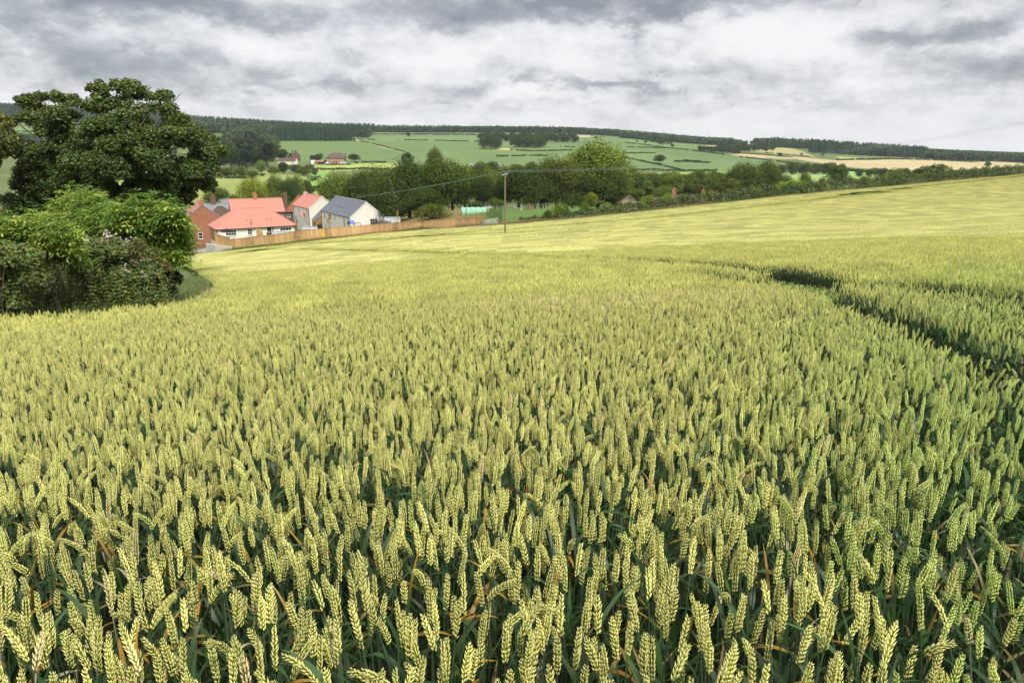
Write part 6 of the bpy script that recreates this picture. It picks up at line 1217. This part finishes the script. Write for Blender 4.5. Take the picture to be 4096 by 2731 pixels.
# young staked trees along the fence
def sapling(px, D, ytop, wpx, col, label, n=420, leafy=1.0, low=.35):
    g = on_ground(px, D); H = pix2xyz(px, ytop, D)[2] - g[2]; t = thing('young_tree', tuple(g), label, 'tree', 'staked young trees along the fence'); rng = np.random.default_rng(int(px)); Wd = wpx * D / F
    tb = MB(); limb(tb, rng, (0, 0, -.2), (rng.normal(0, .1), 0, H * .97), .04, .012, .03, 9); tips = []
    for k in range(14):
        z = rng.uniform(low, .92) * H; a = rng.uniform(0, 6.28); r = Wd / 2 * (1.15 - z / H) * rng.uniform(.6, 1.2); e = (r * math.cos(a), r * math.sin(a), z + r * .6); limb(tb, rng, (0, 0, z), e, .014, .005, .05, 5); tips.append(((0, 0, z), e))
    tb.build('trunk', M['wood'], t, True); i = rng.integers(0, len(tips), n); q = rng.uniform(.35, 1.1, n)[:, None]; A_, B_ = np.array([tips[k][0] for k in i]), np.array([tips[k][1] for k in i]); p = A_ + (B_ - A_) * q + rng.normal(0, .11, (n, 3))
    mb = MB(); leaves(mb, p, norm(rng.normal(0, .6, (n, 3)) + [0, 0, .6]), .13, .09, leaf_cols(rng, col, n, None, .3), rng); mb.build('crown', M['leaf'], t)
    MB().tube([(.28, -.1, -.2), (.28, -.1, .85)], .04, 6).build('stake', M['post_old'], t); MB().bar((-.42, -.08, .95), (.42, -.1, 1.02), .05, .07).build('tie', M['black'], t)
for a in [(1012, 148.4, 876, 26, (0.19, 0.19, 0.06), 'sparse staked young tree in front of the bungalow patio door', 160), (1193, 143.6, 858, 30, (0.15, 0.16, 0.03), 'olive leaved staked young tree right of the bungalow', 380), (1322, 142.6, 850, 42, (0.32, 0.21, 0.05), 'staked young tree with sparse tan leaves before the slate house', 300), (1589, 142.0, 836, 42, (0.42, 0.34, 0.02), 'bright yellow leaved staked young tree by the reddish shed', 420), (1690, 138.6, 838, 34, (0.22, 0.17, 0.06), 'brownish staked young tree right of the yellow one', 200), (1866, 132.3, 812, 18, (0.12, 0.10, 0.05), 'nearly bare staked young tree in front of the netted tunnel', 40), (786, 171, 905, 26, (0.13, 0.13, 0.05), 'thin staked young tree in front of the brick gable', 190)]: sapling(*a)
# ------------------------------------------------------------------ the big sycamore on the left
def zpt(x, y, oy, sc, Y): return pix2xyz(x / sc, oy + y / sc, Y)
def big_tree(label, pufs, Y, base_px, n_per, leaf, base_col, warm, seed, depth_r, ell, back_from, limbs, name='sycamore_tree', trunk_r=.42, warm_top=.10):
    rng = np.random.default_rng(seed); g = on_ground(base_px, Y); t = thing(name, tuple(g), label, 'tree'); P_ = []; s = Y / F / 2.352
    cx, cy, rx, ry = ell
    for x, y, r in pufs:
        q = 1 - ((x - cx) / rx) ** 2 - ((y - cy) / ry) ** 2; dz = depth_r * math.sqrt(max(q, .02)); sg = -1 if y > back_from else rng.choice([-1, 1])
        P_.append((*(zpt(x, y, 300, 2.352, Y + sg * dz * rng.uniform(.55, 1.0)) - g), r * s * .92))
        if y > back_from: P_.append((*(zpt(x + rng.normal(0, 40), y + rng.normal(0, 30), 300, 2.352, Y - sg * dz * rng.uniform(.2, 1.0)) - g), r * s * 1.0))
    P_ = np.array(P_); n = n_per * len(P_)
    # small sub-clumps on each puff give the broken, layered look
    sub = []
    for q in P_:
        for d in rand_dirs(rng, 10, -.6): sub.append((*(q[:3] + d * q[3] * rng.uniform(.55, .95) * [1, 1, .8]), q[3] * rng.uniform(.40, .68)))
    p, nn, k = puff_cloud(rng, np.array(sub), n, squash=.85, zmin=-.6, up=.6, spread=.8, shell=(.3, 1.06)); sz = rng.uniform(.7, 1.25, n) * leaf
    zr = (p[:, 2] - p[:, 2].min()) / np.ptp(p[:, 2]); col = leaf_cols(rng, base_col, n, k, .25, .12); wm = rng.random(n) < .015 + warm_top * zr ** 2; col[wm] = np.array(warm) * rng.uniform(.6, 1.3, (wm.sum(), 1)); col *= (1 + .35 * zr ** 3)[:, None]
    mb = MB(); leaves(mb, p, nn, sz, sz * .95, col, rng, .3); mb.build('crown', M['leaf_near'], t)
    tb = MB(); top = np.array([0, 0, (P_[:, 2].max()) * .42]); limb(tb, rng, (0, 0, -.8), top, trunk_r, trunk_r * .7, .03, 9)
    for i in rng.choice(len(P_), min(limbs, len(P_)), replace=False): limb(tb, rng, top * rng.uniform(.55, 1.0), P_[i, :3] + [0, 0, P_[i, 3] * .3], .13, .02, .10, 9)
    tb.build('trunk', M['wood'], t, True); return t
syc = [(1000, 150, 110), (1130, 130, 100), (1240, 150, 110), (1340, 190, 90), (920, 210, 90), (880, 130, 60), (1200, 90, 60), (900, 310, 110), (1540, 230, 100), (1590, 330, 90), (1480, 320, 90), (1420, 210, 70), (1600, 200, 50),
       (1700, 470, 130), (1790, 560, 95), (1600, 470, 140), (1640, 620, 150), (2000, 710, 105), (1900, 770, 130), (2060, 700, 70), (1850, 890, 140), (1900, 1040, 95), (1700, 1000, 160), (1650, 1180, 105), (1720, 1110, 90), (1760, 1190, 55),
       (260, 240, 85), (400, 215, 85), (520, 230, 95), (660, 250, 90), (330, 330, 110), (175, 450, 75), (300, 420, 105), (210, 230, 55), (500, 400, 130), (660, 420, 110), (480, 560, 130), (600, 620, 120), (740, 280, 60),
       (870, 480, 110), (900, 560, 140), (1100, 300, 120), (1250, 350, 115), (1150, 480, 150), (1350, 480, 140), (1400, 620, 150), (1150, 680, 170), (900, 700, 170), (700, 720, 150), (500, 740, 130), (330, 800, 125), (230, 680, 85), (150, 640, 70),
       (300, 920, 125), (240, 1050, 120), (450, 920, 140), (600, 860, 150), (800, 880, 170), (1000, 900, 190), (1200, 880, 190), (1450, 820, 150), (1500, 950, 170), (1300, 1100, 180), (1000, 1100, 190), (700, 1080, 190), (480, 1080, 150), (1500, 1120, 140),
       (300, 1200, 130), (200, 1320, 130), (400, 1320, 140), (650, 1250, 180), (900, 1280, 190), (1200, 1250, 180), (1450, 1250, 120), (560, 1400, 150), (300, 1430, 130), (120, 1180, 75)]
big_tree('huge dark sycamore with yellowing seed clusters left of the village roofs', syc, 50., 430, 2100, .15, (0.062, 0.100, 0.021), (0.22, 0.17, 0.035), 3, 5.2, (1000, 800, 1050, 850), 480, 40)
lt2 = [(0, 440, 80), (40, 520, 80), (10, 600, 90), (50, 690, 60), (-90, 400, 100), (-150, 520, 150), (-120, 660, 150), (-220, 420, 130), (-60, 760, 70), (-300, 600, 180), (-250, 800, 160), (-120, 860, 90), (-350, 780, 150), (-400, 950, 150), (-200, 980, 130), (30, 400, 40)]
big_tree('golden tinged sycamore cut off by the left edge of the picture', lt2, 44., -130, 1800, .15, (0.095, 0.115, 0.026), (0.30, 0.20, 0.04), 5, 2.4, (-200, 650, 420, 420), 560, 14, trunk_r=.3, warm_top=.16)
# ------------------------------------------------------------------ shrubs, brambles and weeds at the corner of the field
SB = 2.352
def puffs5(lst, Y, dY, rng):
    return np.array([(*zpt(x, y, 750, SB, Y + rng.uniform(-dY, dY)), r / SB * Y / F) for x, y, r in lst])
def elder(label, lst, Y, dY, tips, seed, col, tip_col, leaflet=.085, base_px=None, name='elder_shrub', stems=16, flowers=0):
    """arching shoots with feather-like leaves of five leaflets"""
    rng = np.random.default_rng(seed); P_ = puffs5(lst, Y, dY, rng); bx = base_px if base_px is not None else np.mean([q[0] for q in lst]) / SB; g = on_ground(bx, Y + .3); t = thing(name, tuple(g), label, 'shrub'); P_[:, :3] -= g
    tp, tn, k = puff_cloud(rng, P_, tips, squash=1.0, zmin=-.5, shell=(.5, 1.22), up=.5, spread=.5); shoot = rng.random(tips) < .10; tp[shoot] += tn[shoot] * [.5, .5, 1] * rng.uniform(.08, .28, (shoot.sum(), 1)); nl = 6; N = tips * nl
    a = (np.arange(nl)[None] / nl * 2 * np.pi + rng.uniform(0, 6.28, (tips, 1)) + rng.normal(0, .3, (tips, nl))).ravel(); ax = norm(tn * .5 + [0, 0, .85]); ax = np.repeat(ax, nl, 0); ref = norm(np.cross(ax, rand_dirs(rng, N))); 
    b1 = norm(np.cross(ax, np.array([1., .3, .1]))); b2 = np.cross(ax, b1); rd = np.cos(a)[:, None] * b1 + np.sin(a)[:, None] * b2
    L = rng.uniform(.15, .26, N) * leaflet / .085; el = rng.uniform(.1, .8, N); d0 = norm(rd * np.cos(el)[:, None] + ax * np.sin(el)[:, None]); base = np.repeat(tp, nl, 0) + ax * rng.uniform(-.06, .03, (N, 1))
    bright = np.repeat(rng.random(tips) < .28, nl); cl = leaf_cols(rng, col, N, None, .2, .10); cl[bright] = leaf_cols(rng, tip_col, bright.sum(), None, .18, .08)
    mb = MB(); side = norm(np.cross(d0, [0, 0, 1.])); 
    for f_, sd_, sc_ in ((.35, 1, .85), (.35, -1, .85), (.68, 1, .95), (.68, -1, .95), (1.0, 0, 1.1)):
        pos = base + d0 * (L * f_)[:, None] - np.array([0, 0, 1.]) * (L * f_ ** 2 * .35)[:, None]; dr = norm(d0 * (1.0 if sd_ == 0 else .45) + side * sd_ * .8 - [0, 0, .35 if sd_ else .55]); l = leaflet * sc_ * rng.uniform(.8, 1.25, N); c = pos + dr * (l * .5)[:, None]
        nr = norm(np.cross(side if sd_ == 0 else d0, dr)); nr *= np.sign(nr[:, 2:3] + 1e-6); leaves(mb, c, norm(nr + rng.normal(0, .2, (N, 3))), l, l * .37, cl * rng.uniform(.88, 1.12, (N, 1)), rng, .5, axis=dr)
    mb.build('foliage', M['leaf_near'], t)
    sb = MB(); 
    for i in rng.choice(len(tp), stems): q = tp[i]; limb(sb, rng, (rng.normal(0, .25), rng.normal(0, .2), -.1), q, 0.018, .006, .08, 7, (1, 1, 1))
    sb.build('stems', M['wood'], t, True)
    if flowers:
        fb = MB(); i = rng.choice(len(tp), flowers); 
        for q, n_ in zip(tp[i], tn[i]):
            n = 60; o = rng.normal(0, .05, (n, 3)) * [1, 1, .25]; leaves(fb, q + n_ * .06 + o + [0, 0, .05], norm(rng.normal(0, .3, (n, 3)) + [0, 0, 1]), .02, .02, np.array((0.34, 0.30, 0.16)) * rng.uniform(.7, 1.3, (n, 1)), rng)
        fb.build('flower_heads', M['leaf_near'], t)
    return t
EL, ELT = (0.135, 0.215, 0.034), (0.30, 0.38, 0.065)
elder('tall bright elder shrub rising highest in front of the sycamore', [(750, 170, 120), (850, 130, 80), (620, 185, 90), (960, 200, 80), (1040, 200, 50), (700, 290, 150), (560, 300, 100), (850, 290, 130), (480, 350, 90), (980, 330, 110)], 18.3, .7, 900, 101, EL, ELT, flowers=6)
elder('broad bright green elder bush at the corner nearest the village', [(1250, 330, 150), (1450, 310, 130), (1100, 310, 130), (1600, 390, 110), (1350, 450, 160), (1550, 510, 160), (1660, 590, 100), (1250, 430, 170), (960, 350, 130), (1480, 640, 120), (1620, 300, 70), (1330, 235, 75), (1200, 250, 70), (1480, 235, 60), (900, 440, 150), (1050, 430, 150), (1700, 480, 60), (1580, 680, 110)], 16.4, .8, 2300, 102, (0.105, 0.195, 0.026), ELT, leaflet=.095, stems=24, flowers=3)
elder('leafy elder bush at the left edge behind the nettles', [(60, 375, 75), (130, 470, 120), (300, 405, 90), (450, 400, 110), (350, 520, 140), (550, 520, 140), (150, 560, 120), (560, 640, 110), (660, 640, 80), (0, 480, 110), (450, 610, 120), (-150, 500, 130), (-300, 520, 160), (240, 470, 110)], 13.6, .6, 1500, 103, EL, ELT, stems=18, flowers=7)
def leafy(name, label, cat, lst, Y, dY, n, seed, col, leaf, asp, warm=None, wp=0, flowers=0, fcol=(0.75, 0.62, 0.62), stems=10, kind=None, tri=True, group=None):
    """tangle of broad leaves, bramble-like; pale flowers in loose clusters"""
    rng = np.random.default_rng(seed); P_ = puffs5(lst, Y, dY, rng); g = on_ground(np.mean([q[0] for q in lst]) / SB, Y); t = thing(name, tuple(g), label, cat, group); P_[:, :3] -= g; p, nn, k = puff_cloud(rng, P_, n, squash=.95, zmin=-.5, shell=(.55, 1.08), up=.45, spread=.7)
    sz = rng.uniform(.6, 1.3, n) * leaf; mb = MB(); c = leaf_cols(rng, col, n, k, .25, .12, warm, wp)
    if tri:
        a = rng.uniform(0, 6.28, n)
        for q in (0, 2.1, 4.2):
            u = norm(np.cross(nn, [.3, .2, 1.])); v = np.cross(nn, u); ax = np.cos(a + q)[:, None] * u + np.sin(a + q)[:, None] * v; leaves(mb, p + ax * (sz * .5)[:, None], norm(nn + rng.normal(0, .15, (n, 3))), sz, sz * asp, c, rng, .3, axis=ax)
    else: leaves(mb, p, nn, sz, sz * asp, c, rng, .3)
    mb.build('foliage', M['leaf_near'], t); sb = MB()
    for i in rng.choice(n, stems): limb(sb, rng, (rng.normal(0, .4), rng.normal(0, .2), -.1), p[i], .014, .005, .12, 8, (1, 1, 1))
    sb.build('stems', M['wood'], t, True)
    if flowers:
        fb = MB(); i = rng.choice(np.where(nn[:, 2] > .2)[0], flowers)
        for q, n_ in zip(p[i], nn[i]):
            m = rng.integers(7, 16); o = rng.normal(0, .06, (m, 3)); c_ = q + n_ * .05 + o + [0, -.05, .05]; aa = rng.uniform(0, 6.28, m); fn = norm(rng.normal(0, .4, (m, 3)) + [0, -.6, .7]); u = norm(np.cross(fn, [1, .2, .1])); v = np.cross(fn, u)
            for w_ in range(5): ax = np.cos(aa + w_ * 1.2566)[:, None] * u + np.sin(aa + w_ * 1.2566)[:, None] * v; leaves(fb, c_ + ax * .011, fn, .02, .016, np.array(fcol) * rng.uniform(.8, 1.1, (m, 1)), rng, .1, axis=ax)
        fb.build('blossom', M['leaf_near'], t)
    return t
leafy('bramble_bush', 'bramble in pale pink and white blossom in the middle of the bushes', 'bramble', [(950, 600, 130), (1100, 590, 110), (850, 680, 130), (1000, 700, 140), (1150, 720, 130), (800, 780, 120), (1300, 720, 120), (950, 810, 120), (1400, 800, 110), (1150, 830, 110), (780, 560, 90), (1230, 620, 100)], 14.9, .4, 6500, 111, (0.115, 0.165, 0.045), .055, .75, (0.28, 0.17, 0.05), .05, flowers=60, stems=24, fcol=(0.58, 0.47, 0.46))
leafy('climbing_bindweed', 'dark curtain of climbing weed with heart shaped leaves at the left edge', 'climber', [(80, 650, 140), (200, 750, 140), (60, 850, 150), (250, 650, 130), (300, 860, 110), (150, 960, 140), (320, 750, 100), (-100, 750, 160), (-120, 950, 160), (20, 1050, 130), (180, 1080, 90)], 12.6, .35, 8000, 112, (0.14, 0.19, 0.05), .062, .85, (0.24, 0.16, 0.06), .05, stems=12, tri=False)
leafy('hawthorn_shrub', 'reddish tipped hawthorn twigs between the bramble and the broad elder', 'shrub', [(1300, 560, 90), (1380, 650, 110), (1450, 740, 90), (1250, 640, 70), (1540, 760, 80)], 15.3, .3, 2600, 113, (0.13, 0.145, 0.04), .03, .7, (0.26, 0.15, 0.05), .12, stems=16)
leafy('undergrowth_shade_fill', 'tangled undergrowth and dark leaf fill standing in for the shaded gaps under the elder bushes', 'undergrowth', [(700, 950, 170), (950, 980, 170), (1200, 960, 180), (1450, 930, 160), (1600, 860, 110), (560, 800, 90), (1350, 850, 140), (1000, 880, 120), (1550, 1000, 120), (480, 930, 150), (540, 1080, 140), (350, 1020, 140), (150, 880, 150), (0, 900, 150), (420, 800, 110), (-150, 950, 150), (250, 1150, 120)], 16.0, .5, 10500, 114, (0.07, 0.10, 0.03), .06, .75, (0.16, 0.11, 0.05), .05, stems=14, kind='stuff')  # darker leaf colour puts the shade into the gaps behind the bushes
def nettles():
    rng = np.random.default_rng(121); mb = MB(); P0 = []
    for _ in range(420):
        x = rng.uniform(-100, 1640); Y = rng.uniform(12.2, 13.4) if x < 430 else rng.uniform(13.4, 15.4); 
        if 430 < x < 620 and rng.random() < .75: continue
        g = on_ground(x / SB, Y); H = rng.uniform(.9, 1.75) * (1.0 if x < 1300 else .85); P0.append((g, H))
    for g, H in P0:
        top = g + [rng.normal(0, .12), rng.normal(0, .1), H]; mb.tube([g, (g + top) / 2 + rng.normal(0, .02, 3), top], [.006, .005, .003], 4, (0.05, 0.07, 0.03), cap=False); m = int(H / .085); q = np.linspace(.25, 1, m); c0 = g + (top - g) * q[:, None]; dark = rng.uniform(.75, 1.35); hue = rng.uniform(.85, 1.25)
        for s_ in (0, 1, 2, 3):
            a = np.arange(m) * 1.57 + s_ * 1.57 + rng.normal(0, .3, m); l = .095 * (1.15 - .55 * q) * rng.uniform(.8, 1.25, m); ax = norm(np.stack([np.cos(a), np.sin(a), rng.uniform(-.55, .15, m)], -1))
            if s_ > 1: k = rng.random(m) < .5
            else: k = np.ones(m, bool)
            if k.any(): leaves(mb, (c0 + ax * (l * .6)[:, None])[k], norm(np.cross(np.stack([-np.sin(a), np.cos(a), 0 * a], -1), ax) * -1)[k], l[k], (l * .55)[k], leaf_cols(rng, np.array((0.125 * hue, 0.170, 0.042)) * dark, int(k.sum()), None, .15), rng, .3, axis=ax[k])
    tag(mb.build('nettle_bed', M['leaf_near']), 'dense bed of dark green nettles along the front of the bushes', 'nettles', kind='stuff')
nettles()
def corner_grass():
    rng = np.random.default_rng(131); n = 190000; Y = rng.uniform(10.2, 40, n); X = -Y * rng.uniform(.36, .78, n); k = ~in_field(X, Y); X, Y = X[k], Y[k]; Z = ground(X, Y); px, py = project(X, Y, Z); k = (px > -150) & (px < 900); X, Y, Z, px = X[k], Y[k], Z[k], px[k]; n = len(X)
    br = np.clip((px - 735) / 45, 0, 1) * np.clip((34 - Y) / 3, 0, 1); br = (rng.random(n) < br * .9)[:, None]; col = np.where(br, np.array((0.26, 0.15, 0.09)), np.array((0.11, 0.15, 0.045))) * rng.uniform(.6, 1.4, (n, 1)); h = np.where(br[:, 0], .50, .80)
    blades(rng, np.stack([X, Y, Z], -1), h, np.where(br[:, 0], .006, .009), col, .35, 'corner_grass', 'rough grass and a brown dead patch between the bushes and the wheat', 'leaf_near')
corner_grass()
# ------------------------------------------------------------------ air: pale haze over the valley
def haze():
    m, k = new_mat('haze'); v = k.n('ShaderNodeVolumePrincipled'); v.inputs['Color'].default_value = (0.80, 0.88, 1.0, 1); v.inputs['Density'].default_value = HAZE; v.inputs['Anisotropy'].default_value = 0.2
    o = k.n('ShaderNodeOutputMaterial'); k.put(o.inputs['Volume'], v.outputs[0])
    mb = MB().box((0, 0, -40), (7300, 7300, 340)); tag(mb.build('haze', m), 'thin pale haze over the valley', 'haze', kind='stuff')
HAZE = 0.00007
haze()
